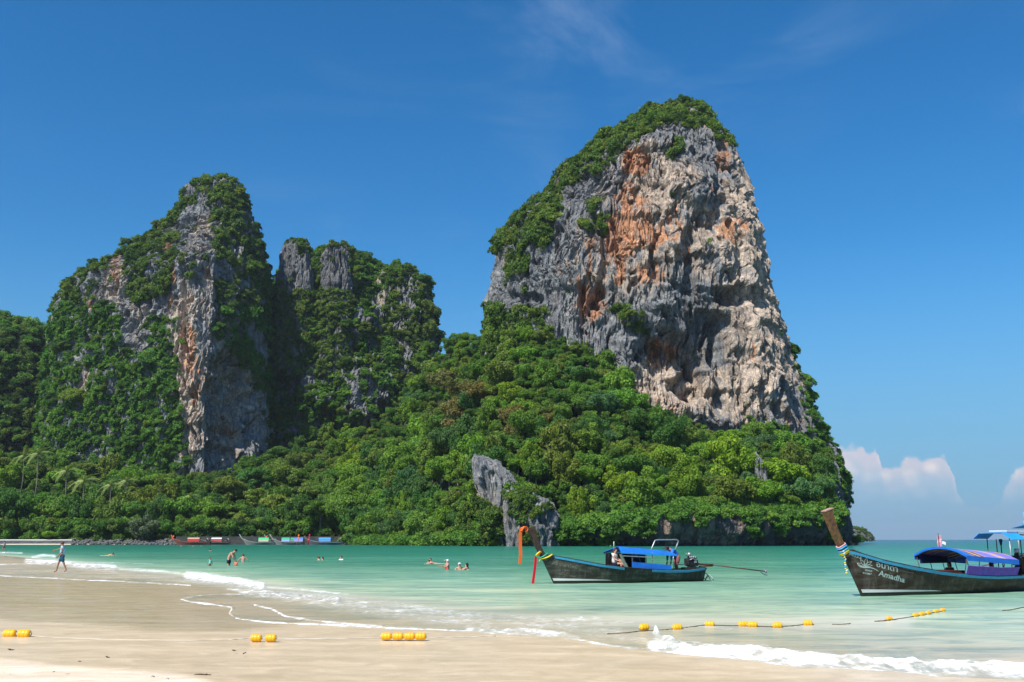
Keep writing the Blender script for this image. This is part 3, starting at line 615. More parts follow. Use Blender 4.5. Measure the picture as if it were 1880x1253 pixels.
plant(lp, np.clip((v_lp + sl * 0.3) * (lp.py < 560) * (lp.px > 90), 0, 1), 0.40, 0.9, 2.9, 'peak_scrub', C_SCRUB, 'bushes over the ridge line and dark right flank of the left peak', seed=4)
plant(lp, np.clip(v_lp * (lp.py >= 560), 0, 1), 0.42, 0.9, 3.2, 'peak_vines', C_VINE, 'curtains of green creeper over the lower left wall of the left peak', lean=0.6, seed=5)
plant(lp, v_lp * (lp.py > 420), 0.010, 1.8, 4.0, 'peak_trees', C_CROWNS, 'small trees growing out of the creeper on the left peak', lean=0.25, seed=46, nvar=14)
plant(bc, v_bc, 0.012, 1.4, 3.0, 'cliff_top_trees', C_CROWNS, 'low trees standing out of the scrub on the big cliff top', lean=0.2, seed=47, nvar=14, puffy=1.0)
plant(lp, backl * (1 - v_lp), 0.08, 1.5, 3.2, 'peak_edge_scrub', C_SCRUB, 'bushes down the right edge of the left peak', seed=6)
# middle ridge
for c_, rockspots, sd_, nm, lb in ((mm, [(600, 655, 24, 44, 1), (640, 650, 12, 26, .8), (675, 785, 16, 34, 1), (700, 740, 10, 40, .6), (795, 700, 8, 90, 1), (750, 660, 16, 26, .7), (625, 560, 26, 20, .7)], 7, 'ridge_creeper', 'bushes and creeper covering the middle ridge'),
                               (pC, [(697, 536, 20, 30, 1.1), (740, 545, 14, 22, 1), (792, 700, 8, 90, 1), (740, 650, 14, 30, .7), (700, 690, 14, 22, .7)], 8, 'dome_creeper', 'bushes and creeper covering the round dome right of the rock pillars')):
    rock = blob(c_.px, c_.py, rockspots, fbm(c_.Q, 6, 3, 78) * 0.9) > 0.45
    v = (1 - rock) * (fbm(c_.Q, (6, 6, 16), 3, 79) > -0.12)
    plant(c_, v.astype(float), 0.32, 1.1, 3.3, nm, C_SCRUB if sd_ == 8 else C_VINE, lb, lean=0.5, seed=sd_)
    plant(c_, v.astype(float), 0.030, 1.8, 4.2, nm + '_trees', C_CROWNS, lb.replace('bushes and creeper', 'small trees rooted on ledges'), lean=0.25, seed=sd_ + 40, nvar=14)
for c_, sd_, lb in ((pA, 9, 'bushes round the head and foot of the left rock pillar'), (pB, 10, 'bushes round the head and foot of the right rock pillar')):
    f0 = (c_.py < np.where(c_.px > 545, 470, 446)) if c_ is pA else (c_.py < 453) | ((c_.px > 640) & (c_.py < 500))
    v = np.clip(f0 + (c_.py > 532) * 1.0 + (np.arange(c_.nc) >= c_.nx)[None, :] * 0.6 + (fbm(c_.Q, 4, 2, 80) > 0.4), 0, 1)
    plant(c_, v.astype(float), 0.6, 0.9, 2.6, 'pillar_scrub', C_SCRUB, lb, seed=sd_)
plant(fh, np.ones(fh.px.shape), 0.09, 2.2, 4.6, 'far_hill_forest', C_FOREST, 'dark forest on the hill behind the left peak', lean=0.3, seed=12)
for c_, sd_ in ((rk1, 13), (rk2, 14)):
    v = polymask(c_, [[(855, 930), (880, 915), (905, 935), (935, 930), (960, 950), (935, 1010), (860, 1010)], [(925, 905), (975, 915), (990, 940), (950, 945)]], 5) if c_ is rk1 else polymask(c_, [[(930, 900), (975, 905), (990, 938), (975, 955), (935, 950)], [(950, 975), (985, 970), (984, 992), (955, 996)], [(990, 925), (1010, 930), (1005, 940)]], 4)
    plant(c_, v, 1.5, 0.9, 2.2, 'crag_scrub', C_SCRUB, 'bushes hanging over the foot of the grey crag' if sd_ == 13 else 'bushes on the low split crag at the waterline', seed=sd_)
# ------------------------------------------------------------------ trees of the slope, one by one
TINTS = {'bright': (0.155, 0.285, 0.028), 'mid': (0.125, 0.25, 0.034), 'dark': (0.068, 0.165, 0.032), 'olive': (0.16, 0.235, 0.04), 'yellow': (0.21, 0.33, 0.025), 'brown': (0.18, 0.17, 0.05), 'blue': (0.08, 0.18, 0.055), 'gold': (0.18, 0.22, 0.03)}
TWORD = {'bright': 'bright green', 'mid': 'mid green', 'dark': 'dark green', 'olive': 'olive green', 'yellow': 'yellow-green', 'brown': 'brownish', 'blue': 'blue-green', 'gold': 'golden-green'}
KWORD = {'dome': 'round-crowned', 'spread': 'spreading', 'tall': 'tall-crowned'}
rt = random.Random(42)
PROTO = {}
def tree(kind, var, loc, rad, hgt, tint, label, group=None, name='broadleaf_tree', seed=0):
    key = (kind, var)
    if key not in PROTO:
        root = link(name, None); link('crown', CROWNS[kind][var], parent=root); link('trunk', TRUNKS[var % 2], parent=root); PROTO[key] = root; o = root
    else: o = copy_tree(PROTO[key])
    o.name = name; o.location = loc; o.rotation_euler = (rt.uniform(-0.08, 0.08), rt.uniform(-0.08, 0.08), rt.uniform(0, 6.28)); o.scale = (rad * rt.uniform(0.85, 1.2), rad * rt.uniform(0.75, 1.15), hgt)
    tag(o, label, 'tree', group)
    b = TINTS[tint]; k = rt.uniform(0.86, 1.16); col = (b[0] * k * rt.uniform(0.9, 1.15), b[1] * k, b[2] * k * rt.uniform(0.8, 1.2), 1)
    for ch in o.children: ch.color = col
    return o
def region(px, py):
    if px < 340: return 'on the flat behind the far beach' if py > 900 else 'at the foot of the left peak'
    if px < 640: return 'behind the moored longtail boats' if py > 900 else 'below the middle ridge'
    if px < 860: return 'on the shore slope left of the grey crag' if py > 860 else 'in the saddle left of the big cliff'
    if px < 1150: return 'on the slope above the grey crag' if py < 850 else 'above the sea cliff behind the near longtail'
    return 'under the orange foot of the big cliff' if py < 880 else 'overhanging the sea cliff on the right'
# dart throwing on the slope in world space
cand = []
rs = np.random.RandomState(5)
N0 = 15000
cpx = rs.uniform(-60, 1502, N0); ctt = rs.uniform(0.03, 1.0, N0) ; cP = hill_pt(cpx, ctt)
crad = np.where(cpx < 640, rs.uniform(5.4, 9.2, N0), 3.4 + 5.4 * rs.uniform(0, 1, N0) ** 1.3) * (0.9 + 0.25 * fbm(cP, 30, 2, 90))
crad = np.where(ctt > 0.75, crad * 0.82, crad); crad = crad * np.interp(cpx, [1440, 1500], [1, 0.7])
keepP = np.zeros((0, 3)); keep = []
order = np.argsort(ctt + rs.uniform(0, 0.8, N0))
for i in order:
    px_, py_ = trace(cP[i] + np.array([0, 0, 5.0])); r_ = crad[i]
    if 850 < px_ < 1040 and cP[i, 1] < 285: continue
    if cpx[i] > 1170 and ctt[i] < 0.05: continue
    if 322 < px_ < 350 and py_ < 830: continue
    if abs(px_ - 1392) < 16 and 835 < py_ < 890 and cP[i, 1] < 306: continue
    if len(keepP):
        d = np.linalg.norm(keepP[:, :2] - cP[i, :2], axis=1); rr = keepP[:, 2] + r_
        if (d < rr * (0.56 if cpx[i] > 640 else 0.60)).any(): continue
    keepP = np.vstack([keepP, [cP[i, 0], cP[i, 1], r_]]); keep.append(i)
print('trees', len(keep))
LIM = 280
keep.sort(key=lambda i: -crad[i] / cP[i, 1] - (0.02 if ctt[i] < 0.12 and cpx[i] > -20 else 0) - 0.004 * (cpx[i] > 640))
indiv = keep[:LIM]; rest = keep[LIM:]
for i in indiv:
    P_ = cP[i]; px_, py_ = (float(v) for v in trace(P_ + np.array([0, 0, 6.0])))
    n = float(fbm(P_[None], 26, 2, 95)[0]) + rt.uniform(-0.35, 0.35)
    if px_ < 640 and py_ > 900: tint = rt.choice(['mid', 'mid', 'olive', 'dark', 'mid']) if px_ > 60 else 'dark'
    elif n > 0.22: tint = rt.choice(['bright', 'bright', 'yellow', 'bright'])
    elif n > -0.12: tint = rt.choice(['mid', 'mid', 'bright', 'olive', 'blue'])
    else: tint = rt.choice(['dark', 'mid', 'blue', 'dark', 'olive'])
    if px_ < 620 and 780 < py_ < 900 and rt.random() < 0.55: tint = rt.choice(['yellow', 'bright', 'olive'])
    if 820 < px_ < 1010 and 690 < py_ < 790 and rt.random() < 0.4: tint = 'brown'
    if 230 < px_ < 330 and 895 < py_ < 960: tint = 'gold'
    kind = rt.choice(['dome', 'dome', 'dome', 'dome', 'tall'] if not (px_ < 640 and py_ > 880) else ['spread', 'spread', 'dome'])
    var = rt.randrange(len(CROWNS[kind])); rad = float(crad[i]); hgt = rad * rt.uniform(0.85, 1.4)
    if kind == 'tall': hgt *= 1.15
    lift = rt.uniform(0.5, 2.5) if px_ > 640 else (rt.uniform(4.5, 7.5) if P_[1] < 392 else rt.uniform(1.5, 4.0)); hgt *= (1.25 if px_ < 640 and P_[1] < 400 else 1.0)
    reg = region(px_, py_)
    tree(kind, var, (P_[0], P_[1], P_[2] + lift), rad, hgt, tint, f'{"large " if rad > 6.6 else ("small " if rad < 4.6 else "")}{KWORD[kind]} {TWORD[tint]} tree {reg}', 'jungle trees ' + reg)
# remaining crowns, mostly hidden, and the understorey between the trunks
RP = np.array([cP[i] for i in rest]) if rest else np.zeros((0, 3))
up_ = np.tile([0, 0, 1.0], (len(RP), 1))
if len(RP): gn_scatter('jungle_canopy', RP + [0, 0, 1.5], up_, np.array([crad[i] for i in rest]), C_CROWNS, 'jungle canopy filling the slope behind the nearer trees', 0.12, seed=20, nvar=14)
nU = 5200; upx = rs.uniform(-300, 1512, nU); ut = rs.uniform(0.0, 1.05, nU); UP = hill_pt(upx, np.clip(ut, 0, 1))
ok = ~((upx > 880) & (upx < 1030) & (ut < 0.06)) & ~((upx > 1170) & (ut < 0.045)) & ~((upx < 640) & (ut < 0.25))
UP = UP[ok]; UP[:, 2] += rs.uniform(0, 1, len(UP)) ** 1.5 * np.where(UP[:, 1] > 300, 4.5, 3.0); gn_scatter('understorey', UP + [0, 0, 0.6], np.tile([0, -0.5, 0.86], (len(UP), 1)), rs.uniform(1.2, 2.6, len(UP)), C_FOREST, 'undergrowth and saplings filling the gaps between the jungle trees', 0.5, seed=21, nvar=6)
# creeper hanging over the sea cliff and coming down to the water left of the crag
nH = 2600; k_ = rs.randint(0, sc_P.shape[1], nH); fpx = 655 + (1556 - 655) * k_ / (sc_P.shape[1] - 1)
hn = fbm(np.stack([fpx, 0 * fpx, 0 * fpx], 1), 20, 3, 98); dens = np.clip(1 + 3.0 * hn, 0.0, 2) * np.interp(fpx, [655, 860, 900, 1030, 1100, 1200, 1240, 1300, 1480, 1540], [1, 1, 0.6, 0.9, 0.7, 0.4, 0.12, 0.28, 0.22, 0.3]); lowest = -0.7 * hn + np.interp(fpx, [655, 860, 900, 1100, 1180, 1540], [0.18, 0.2, 0.4, 0.5, 0.62, 0.6])
vv = 1 - rs.uniform(0, 1, nH) ** 1.3 * (1 - lowest) * (0.5 + dens); sel = (rs.uniform(0, 1, nH) < dens + 0.2) & (fpx < 1528) & ((fbm(np.stack([fpx / 10, 0 * fpx, 0 * fpx], 1), 2.2, 2, 99) > -0.25) | (vv > 0.85))
vv = np.clip(vv, 0.12, 1); vi = np.clip((vv * 69).astype(int), 0, 69); HPt = sc_P[vi, k_][sel]
gn_scatter('hanging_creeper', HPt + [0, -0.4, 0.2], np.tile([0, -0.85, 0.5], (len(HPt), 1)), rs.uniform(0.8, 2.9, len(HPt)), C_VINE, 'creeper and bushes hanging over the lip of the sea cliff', 0.6, seed=22)
nT = 70; tpx = rs.uniform(1030, 1496, nT); tP = hill_pt(tpx, rs.uniform(0.05, 0.12, nT)); gn_scatter('lip_trees', tP + [0, 4.5, 0.8], np.tile([0, -0.3, 0.95], (nT, 1)), rs.uniform(2.0, 4.6, nT), C_CROWNS, 'small trees leaning out over the lip of the sea cliff', 0.25, seed=28, nvar=14)
nB = 420; bpx = rs.uniform(655, 880, nB); bP = hill_pt(bpx, rs.uniform(0, 0.12, nB)); gn_scatter('shore_bushes', bP + [0, -0.6, 0.3], np.tile([0, -0.6, 0.8], (nB, 1)), rs.uniform(1.4, 3.0, nB), C_VINE, 'bright bushes coming down to the water left of the grey crag', 0.5, seed=23)
nL = 1300; lpx = rs.uniform(-120, 660, nL); lP = np.stack([(lpx - CX) / FPX * 374, rs.uniform(369, 384, nL), rs.uniform(0.8, 8.0, nL)], 1); gn_scatter('beach_thicket', lP, np.tile([0, -0.5, 0.86], (nL, 1)), rs.uniform(1.5, 3.4, nL), C_FOREST, 'thicket between the trunks along the far beach', 0.4, seed=27, nvar=6)
# far headland low on the horizon
hl = build_cliff('headland', [(972, 1545, 1566), (974, 1540, 1578), (978, 1535, 1588), (984, 1530, 1596), (988, 1528, 1600), (993, 1528, 1601)], 1050, 22, 60, 30, (), lambda c: np.broadcast_to(np.array([0.16, 0.17, 0.15]), c.P.shape), amp=0.5, seed=15, zbot=-2, nback=16)
plant(hl, np.ones(hl.px.shape) * (hl.P[..., 2] > 1.2), 0.10, 1.6, 3.4, 'headland_forest', C_SCRUB, 'thin trees on the far low headland at the horizon', seed=24)
# ------------------------------------------------------------------ sea and beach
EDGE = [(-1400, 1046), (-300, 1050), (25, 1059), (100, 1062.5), (240, 1069), (350, 1075), (430, 1085), (452, 1089), (400, 1091), (345, 1095.5), (330, 1100), (350, 1106), (390, 1110), (425, 1116), (420, 1127), (435, 1136), (475, 1141), (550, 1146),
        (650, 1150), (750, 1155), (880, 1160), (940, 1166), (1040, 1171), (1115, 1185), (1200, 1195), (1290, 1204), (1390, 1213), (1465, 1224), (1540, 1226), (1665, 1234), (1720, 1240), (1880, 1248), (2100, 1262), (3400, 1330)]
BND = np.array([(-1500, 1003), (0, 1020), (100, 1031), (200, 1046), (330, 1060), (450, 1078), (600, 1104), (750, 1124), (900, 1136), (1050, 1152), (1200, 1168), (1500, 1186), (1880, 1200), (3400, 1270)], float)
xs = np.concatenate([np.linspace(-1300, -60, 50), np.arange(-50, 1931, 2.2), np.linspace(1940, 3200, 50)])
ys = np.concatenate([[991.3, 991.4, 991.5, 991.7], np.arange(992, 1012, 0.8), np.arange(1012, 1266, 1.0), np.linspace(1267, 1330, 20)])
GX, GY = np.meshgrid(xs, ys); GP = ground(GX, GY)
polyE = EDGE + [(3400, 900), (-1400, 900)]
PW = np.stack([GP[..., 0], GP[..., 1], 0 * GX], -1)
wob = fbm(PW, (1.2, 1.2, 1), 3, 100) * 3.0 * sstep(GY, 1040, 1090)
sdE = pdist(GX, GY + wob, EDGE) * np.where(inpoly(GX, GY + wob, polyE), 1, -1)
bnd = np.interp(GX, BND[:, 0], BND[:, 1]); dB = ground(GX, bnd)[..., 1]; Dd = GP[..., 1] - dB
depth = np.clip(0.05 * Dd + 0.25 * fbm(PW, (6, 3, 1), 3, 102) * sstep(Dd, -4, 6), -0.4, 60)
FOAM = [([(-100, 1050), (25, 1059), (100, 1062.5), (240, 1069), (350, 1075)], 1.9, 1.1), ([(330, 1100), (350, 1106), (390, 1110), (425, 1116), (420, 1127), (435, 1136), (475, 1141), (550, 1146), (650, 1150), (750, 1155), (880, 1160)], 2.8, 1.25),
    ([(330, 1100), (345, 1095.5), (400, 1091), (450, 1092)], 1.2, .8), ([(467, 1112), (500, 1120), (525, 1132), (600, 1142), (700, 1150)], 2.2, 1.1), ([(345, 1058), (400, 1064), (440, 1070), (480, 1078)], 8.5, 1.5), ([(480, 1078), (560, 1084), (640, 1092)], 2.5, .7),
    ([(420, 1086), (500, 1093), (560, 1098), (620, 1103)], 8, 1.0), ([(60, 1024), (80, 1020), (100, 1022)], 3.5, .9), ([(50, 1031), (100, 1034), (150, 1040), (210, 1044)], 7, 1.25), ([(-20, 1037), (60, 1036), (110, 1038)], 2, .8), ([(200, 1044), (300, 1050), (345, 1056)], 3.5, .7),
    ([(130, 1033), (200, 1034), (280, 1036)], 1.0, .6), ([(0, 1015), (40, 1016)], 2, .8), ([(0, 1047), (100, 1050), (200, 1054), (320, 1060)], 2.0, .5), ([(860, 1156), (940, 1159), (1000, 1163), (1060, 1171)], 8, 1.3), ([(1040, 1170), (1120, 1184), (1200, 1193)], 2.4, .9), ([(1204, 1163), (1222, 1178), (1260, 1190), (1300, 1194)], 5, 1.0),
    ([(1200, 1191), (1290, 1196), (1390, 1202), (1440, 1208), (1490, 1213), (1560, 1219), (1690, 1227), (1840, 1231), (1960, 1240), (2300, 1262)], 14.5, 1.5), ([(1040, 1171), (1115, 1186), (1200, 1196), (1290, 1204), (1390, 1213), (1465, 1224), (1540, 1226), (1665, 1234), (1720, 1241), (1880, 1249)], 2.2, 1),
    ([(620, 1103), (720, 1112), (830, 1127), (900, 1135), (1000, 1140), (1100, 1142)], 8, .62), ([(560, 1104), (700, 1122), (860, 1140), (1000, 1150), (1130, 1164)], 14, .6), ([(980, 1158), (1100, 1164), (1230, 1182), (1400, 1194), (1600, 1212), (1900, 1226)], 9, .55), ([(0, 1054), (150, 1058), (300, 1064), (440, 1076)], 5, .55), ([(700, 1150), (800, 1156), (860, 1158)], 5, .62), ([(1100, 1142), (1250, 1150), (1400, 1160)], 4, .38), ([(440, 1078), (520, 1100), (640, 1116)], 6, .5)]
fmod = np.clip(0.82 + 1.1 * fbm(PW, (2.4, 1.3, 1), 4, 120, 0.65), 0.1, 1.5)
foam = np.zeros(GX.shape); thick = np.zeros(GX.shape)
thin = np.zeros(GX.shape)
for ln, hw, st in FOAM:
    d = pdist(GX, GY + wob * 0.8, ln); f = st * sstep(d / hw, 1.7, 0.0)
    if hw < 3.6: thin = np.maximum(thin, f * 1.12)
    else: foam = np.maximum(foam, f)
    if hw >= 4 and st >= 1: thick = np.maximum(thick, sstep(d / hw, 1.3, 0.0))
foam = np.maximum(foam * np.where(GY > 1120, np.clip(fmod, 0.45, 1.3), fmod), thin * np.clip(0.9 + 0.7 * (fmod - 0.82), 0.55, 1.2))
zw = -0.0095 + 0.0215 * sstep(sdE, -2, 30)
zw += sstep(sdE, 0, 12) * thick * (0.02 + 0.12 * np.clip(fbm(PW, (0.32, 0.45, 1), 3, 104) + 0.5, 0, 1.3)) * sstep(foam, 0.3, 0.9)
near = sstep(GY, 1000, 1060)
zw += (0.020 * fbm(PW, (2.6, 0.8, 1), 3, 106) + 0.008 * fbm(PW, (0.7, 0.25, 1), 2, 107)) * near * sstep(sdE, 3, 30)
cover = np.clip(sdE / 6 + 0.5, 0, 1)
WP = GP.copy(); WP[..., 2] = zw
keepf = (sdE > -9)
F = grid_faces(len(ys), len(xs)); kk = keepf.ravel()[F].any(1)
me = mesh_np('sea_water', WP.reshape(-1, 3), F[kk])
fattr(me, 'depth', depth); MILK = [([(480, 1082), (620, 1102), (800, 1124), (1000, 1142), (1250, 1147), (1480, 1148), (1660, 1144)], 15, .9), ([(150, 1045), (350, 1066), (480, 1088), (640, 1116), (860, 1144)], 9, .9), ([(860, 1150), (1000, 1156), (1200, 1170), (1400, 1186)], 11, .7), ([(0, 1042), (200, 1052), (400, 1076)], 6, .8)]
milk = np.zeros(GX.shape)
for ln, hw, st in MILK: milk = np.maximum(milk, st * sstep(pdist(GX, GY + wob * 1.5, ln) / hw, 1.7, 0.2))
fattr(me, 'milk', np.clip(milk * (0.75 + 0.9 * fbm(PW, (3.5, 1.6, 1), 4, 140, 0.6)), 0, 1)); fattr(me, 'foam', foam); fattr(me, 'cover', sdE)
m, t = material('sea_water'); geo = t.node('ShaderNodeNewGeometry'); P = geo.outputs['Position']
dep = t.attr('depth'); fo = t.attr('foam'); cov = t.attr('cover')
pat = t.noise(t.mapping(P, (0.03, 0.07, 1)), 1.0, 6, 0.66, 0.6)
dn = t.math('ADD', t.math('DIVIDE', dep, 40.0), 0.0)
bodyc = t.ramp(t.math('POWER', t.math('MAXIMUM', t.math('DIVIDE', t.math('ADD', dep, 0.4), 40.4), 0.0), 0.4), [(0.0, (0.60, 0.51, 0.36)), (0.155, (0.56, 0.53, 0.37)), (0.205, (0.40, 0.50, 0.35)), (0.26, (0.22, 0.40, 0.275)), (0.34, (0.075, 0.255, 0.165)), (0.46, (0.022, 0.185, 0.125)), (0.62, (0.008, 0.135, 0.095)), (0.72, (0.008, 0.125, 0.11)), (0.9, (0.012, 0.115, 0.14)), (1.0, (0.012, 0.10, 0.145))])
bodyc = t.mix(1.0, bodyc, t.ramp(pat, [(0.3, (0.70, 0.80, 0.82)), (0.7, (1.22, 1.12, 1.10))]), 'MULTIPLY')
ripn = t.noise(t.mapping(P, (0.45, 1.15, 1)), 1.0, 7, 0.68, 0.9)  # ripple noises paint wavelet light and dark into the water colour
rip2 = t.noise(t.mapping(P, (0.09, 0.24, 1), loc=(4, 2, 0)), 1.0, 7, 0.72, 0.8); bodyc = t.mix(1.0, bodyc, t.ramp(rip2, [(0.36, (0.72, 0.80, 0.84)), (0.5, (1, 1, 1)), (0.64, (1.25, 1.14, 1.10))]), 'MULTIPLY')
bodyc = t.mix(1.0, bodyc, t.ramp(ripn, [(0.34, (0.56, 0.70, 0.75)), (0.5, (1, 1, 1)), (0.66, (1.34, 1.20, 1.15))]), 'MULTIPLY')
opac = t.smooth(dep, -0.38, 0.4, 0.42, 1.0)
fn = t.noise(t.mapping(P, (4.2, 2.0, 1)), 1.0, 8, 0.74, 0.9); fv = t.vor(t.mapping(P, (3.2, 3.2, 1)), 1.0, 'DISTANCE_TO_EDGE')
fn3 = t.noise(t.mapping(P, (1.2, 0.7, 1), loc=(9, 0, 0)), 1.0, 6, 0.7, 0.8)
lace = t.math('SUBTRACT', t.math('ADD', t.math('MULTIPLY', t.math('SUBTRACT', fn, 0.5), 2.4), t.math('MULTIPLY', t.math('SUBTRACT', fn3, 0.5), 1.6)), t.math('MULTIPLY', t.smooth(fv, 0.02, 0.22), 0.20))
ff = t.smooth(t.math('ADD', fo, lace), 0.12, 1.30)
ff = t.math('MULTIPLY', ff, t.smooth(fo, 0.02, 0.3)); mk = t.math('MULTIPLY', t.attr('milk'), 0.75); bodyc = t.mix(mk, bodyc, (0.70, 0.64, 0.51)); opac = t.math('MAXIMUM', opac, mk)
col = t.mix(ff, bodyc, (0.86, 0.87, 0.86))
dif = t.node('ShaderNodeBsdfDiffuse'); t.put(dif.inputs[0], col)
tr = t.node('ShaderNodeBsdfTransparent'); t.put(tr.inputs[0], (0.94, 0.97, 0.93, 1))
b1 = t.noise(t.mapping(P, (0.9, 2.6, 1)), 1.0, 5, 0.6); b2 = t.noise(t.mapping(P, (5, 9, 1)), 1.0, 3, 0.6)
nrm = t.bump(t.math('ADD', b1, t.math('MULTIPLY', b2, 0.3)), 0.6, 0.10); nrf = t.bump(fn, 0.8, 0.05, nrm); t.put(dif.inputs[1], nrf)
gl = t.node('ShaderNodeBsdfGlossy'); t.put(gl.inputs['Roughness'], 0.16); t.put(gl.inputs['Normal'], nrm); t.put(gl.inputs[0], (1, 1, 1, 1))
mA = t.node('ShaderNodeMixShader'); t.put(mA.inputs[0], t.math('MAXIMUM', opac, ff)); t.l.new(tr.outputs[0], mA.inputs[1]); t.l.new(dif.outputs[0], mA.inputs[2])
lw = t.node('ShaderNodeFresnel'); t.put(lw.inputs[0], 1.33); t.put(lw.inputs[1], nrm)
mB = t.node('ShaderNodeMixShader'); t.put(mB.inputs[0], t.math('MULTIPLY', t.math('MINIMUM', lw.outputs[0], 0.42), t.math('SUBTRACT', 0.74, t.math('MULTIPLY', ff, 0.66)))); t.l.new(mA.outputs[0], mB.inputs[1]); t.l.new(gl.outputs[0], mB.inputs[2])
tr2 = t.node('ShaderNodeBsdfTransparent'); mC = t.node('ShaderNodeMixShader')
t.put(mC.inputs[0], t.smooth(t.math('ADD', cov, t.math('MULTIPLY', t.math('SUBTRACT', fn, 0.5), 5.0)), -0.8, 0.6)); t.l.new(tr2.outputs[0], mC.inputs[1]); t.l.new(mB.outputs[0], mC.inputs[2]); t.l.new(mC.outputs[0], t.out.inputs[0])
ob = link('sea_water', me, m); tag(ob, kind='structure')

# sand: beach in front, sea floor beyond, and the beach behind the viewer
sx_ = np.concatenate([np.linspace(-1300, -60, 30), np.arange(-50, 1931, 6.0), np.linspace(1940, 3200, 30)])
sy_ = np.concatenate([[991.3, 992, 993, 995, 998, 1003], np.arange(1010, 1262, 2.5), np.linspace(1264, 1330, 14)])
SX, SY = np.meshgrid(sx_, sy_); SP = ground(SX, SY)
PS = np.stack([SP[..., 0], SP[..., 1], 0 * SX], -1)
sdS = pdist(SX, SY, EDGE) * np.where(inpoly(SX, SY, polyE), 1, -1)
bS = ground(SX, np.interp(SX, BND[:, 0], BND[:, 1]))[..., 1]; depS = np.clip(0.05 * (SP[..., 1] - bS), 0, 6)
zs = np.where(sdS > 0, -0.012 - depS - 0.0006 * np.minimum(sdS, 40), -0.012 + 0.0005 * np.clip(-sdS, 0, 200)) + 0.012 * fbm(PS, (2.5, 1.2, 1), 3, 110) * sstep(-sdS, 4, 30)
SP[..., 2] = np.where(sdS > -3, np.minimum(zs, -0.006), zs)
dryn = fbm(PS, (3.0, 0.9, 1), 3, 112) * 14
dryline = np.interp(SX, [-1300, 0, 120, 300, 420, 600], [1195, 1218, 1228, 1240, 1262, 1300])
dry = sstep(SY + dryn, dryline - 3, dryline + 8); film = blob(SX, SY + dryn * 0.8, [(60, 1085, 420, 34, 1.0), (330, 1125, 260, 34, .9), (100, 1120, 200, 26, .7)], 0) * (sdS < 6)
for Yb in (9.0, 4.0, -6.0, -60.0, -400.0):
    row = np.stack([np.linspace(-500 if Yb < 0 else SP[-1, 0, 0], 500 if Yb < 0 else SP[-1, -1, 0], len(sx_)), np.full(len(sx_), Yb), np.full(len(sx_), 0.06 if Yb > -20 else 0.6)], -1)
    SP = np.concatenate([SP, row[None]], 0); dry = np.concatenate([dry, np.full((1, len(sx_)), 1.0)], 0); film = np.concatenate([film, np.zeros((1, len(sx_)))], 0)
me = mesh_np('beach_sand', SP.reshape(-1, 3), grid_faces(SP.shape[0], len(sx_))); fattr(me, 'dry', dry); fattr(me, 'film', film)
m, t = material('beach_sand'); geo = t.node('ShaderNodeNewGeometry'); P = geo.outputs['Position']
dr = t.attr('dry'); fl = t.attr('film')
big = t.noise(t.mapping(P, (0.35, 1.1, 1), rot=(0, 0, 0.25)), 1.0, 6, 0.6, 0.5); fine = t.noise(P, 42, 4, 0.7); mid = t.noise(t.mapping(P, (1.5, 2.2, 1), rot=(0, 0, -0.5)), 1.0, 5, 0.65, 1.0)
c = t.mix(dr, (0.66, 0.52, 0.335), (0.70, 0.585, 0.44)); c = t.mix(t.math('MULTIPLY', t.smooth(fl, 0.1, 0.9), 0.6), c, (0.60, 0.48, 0.30))
c = t.mix(1.0, c, t.ramp(big, [(0.3, (0.88, 0.87, 0.85)), (0.7, (1.1, 1.1, 1.12))]), 'MULTIPLY')
c = t.mix(1.0, c, t.ramp(mid, [(0.35, (0.88, 0.87, 0.85)), (0.54, (1.0, 1.0, 1.0)), (0.66, (1.13, 1.14, 1.17))]), 'MULTIPLY')
c = t.mix(1.0, c, t.ramp(fine, [(0.35, (0.9, 0.9, 0.9)), (0.65, (1.08, 1.08, 1.08))]), 'MULTIPLY')
stk = t.noise(t.mapping(P, (0.30, 1.3, 1), rot=(0, 0, -0.22), loc=(2, 7, 0)), 1.0, 8, 0.72, 1.4); c = t.mix(t.math('MULTIPLY', t.smooth(stk, 0.50, 0.66), t.math('ADD', 0.12, t.math('MULTIPLY', t.smooth(fl, 0.1, 0.7), 0.42))), c, (0.74, 0.69, 0.58))
spk = t.vor(t.mapping(P, (5, 3.2, 1)), 1.0, out='Distance'); gate = t.smooth(t.noise(t.mapping(P, (0.5, 0.35, 1), loc=(5, 0, 0)), 1.0, 3), 0.5, 0.62)
c = t.mix(t.math('MULTIPLY', t.math('MULTIPLY', t.smooth(spk, 0.17, 0.10), gate), t.math('MULTIPLY', t.smooth(fl, 0.2, 0.6), 0.7)), c, (0.8, 0.79, 0.74))
nb = t.bump(t.math('ADD', t.math('MULTIPLY', mid, 0.5), t.math('MULTIPLY', fine, 0.25)), t.lin(dr, 0, 1, 0.22, 0.9), 0.02)
rgh = t.math('SUBTRACT', t.lin(dr, 0, 1, 0.34, 0.9), t.math('MULTIPLY', t.smooth(fl, 0.1, 0.9), 0.16)); principled(t, c, rgh, t.math('ADD', t.lin(dr, 0, 1, 0.24, 0.08), t.math('MULTIPLY', fl, 0.16)), nb)
ob = link('beach_sand', me, m); tag(ob, kind='structure')
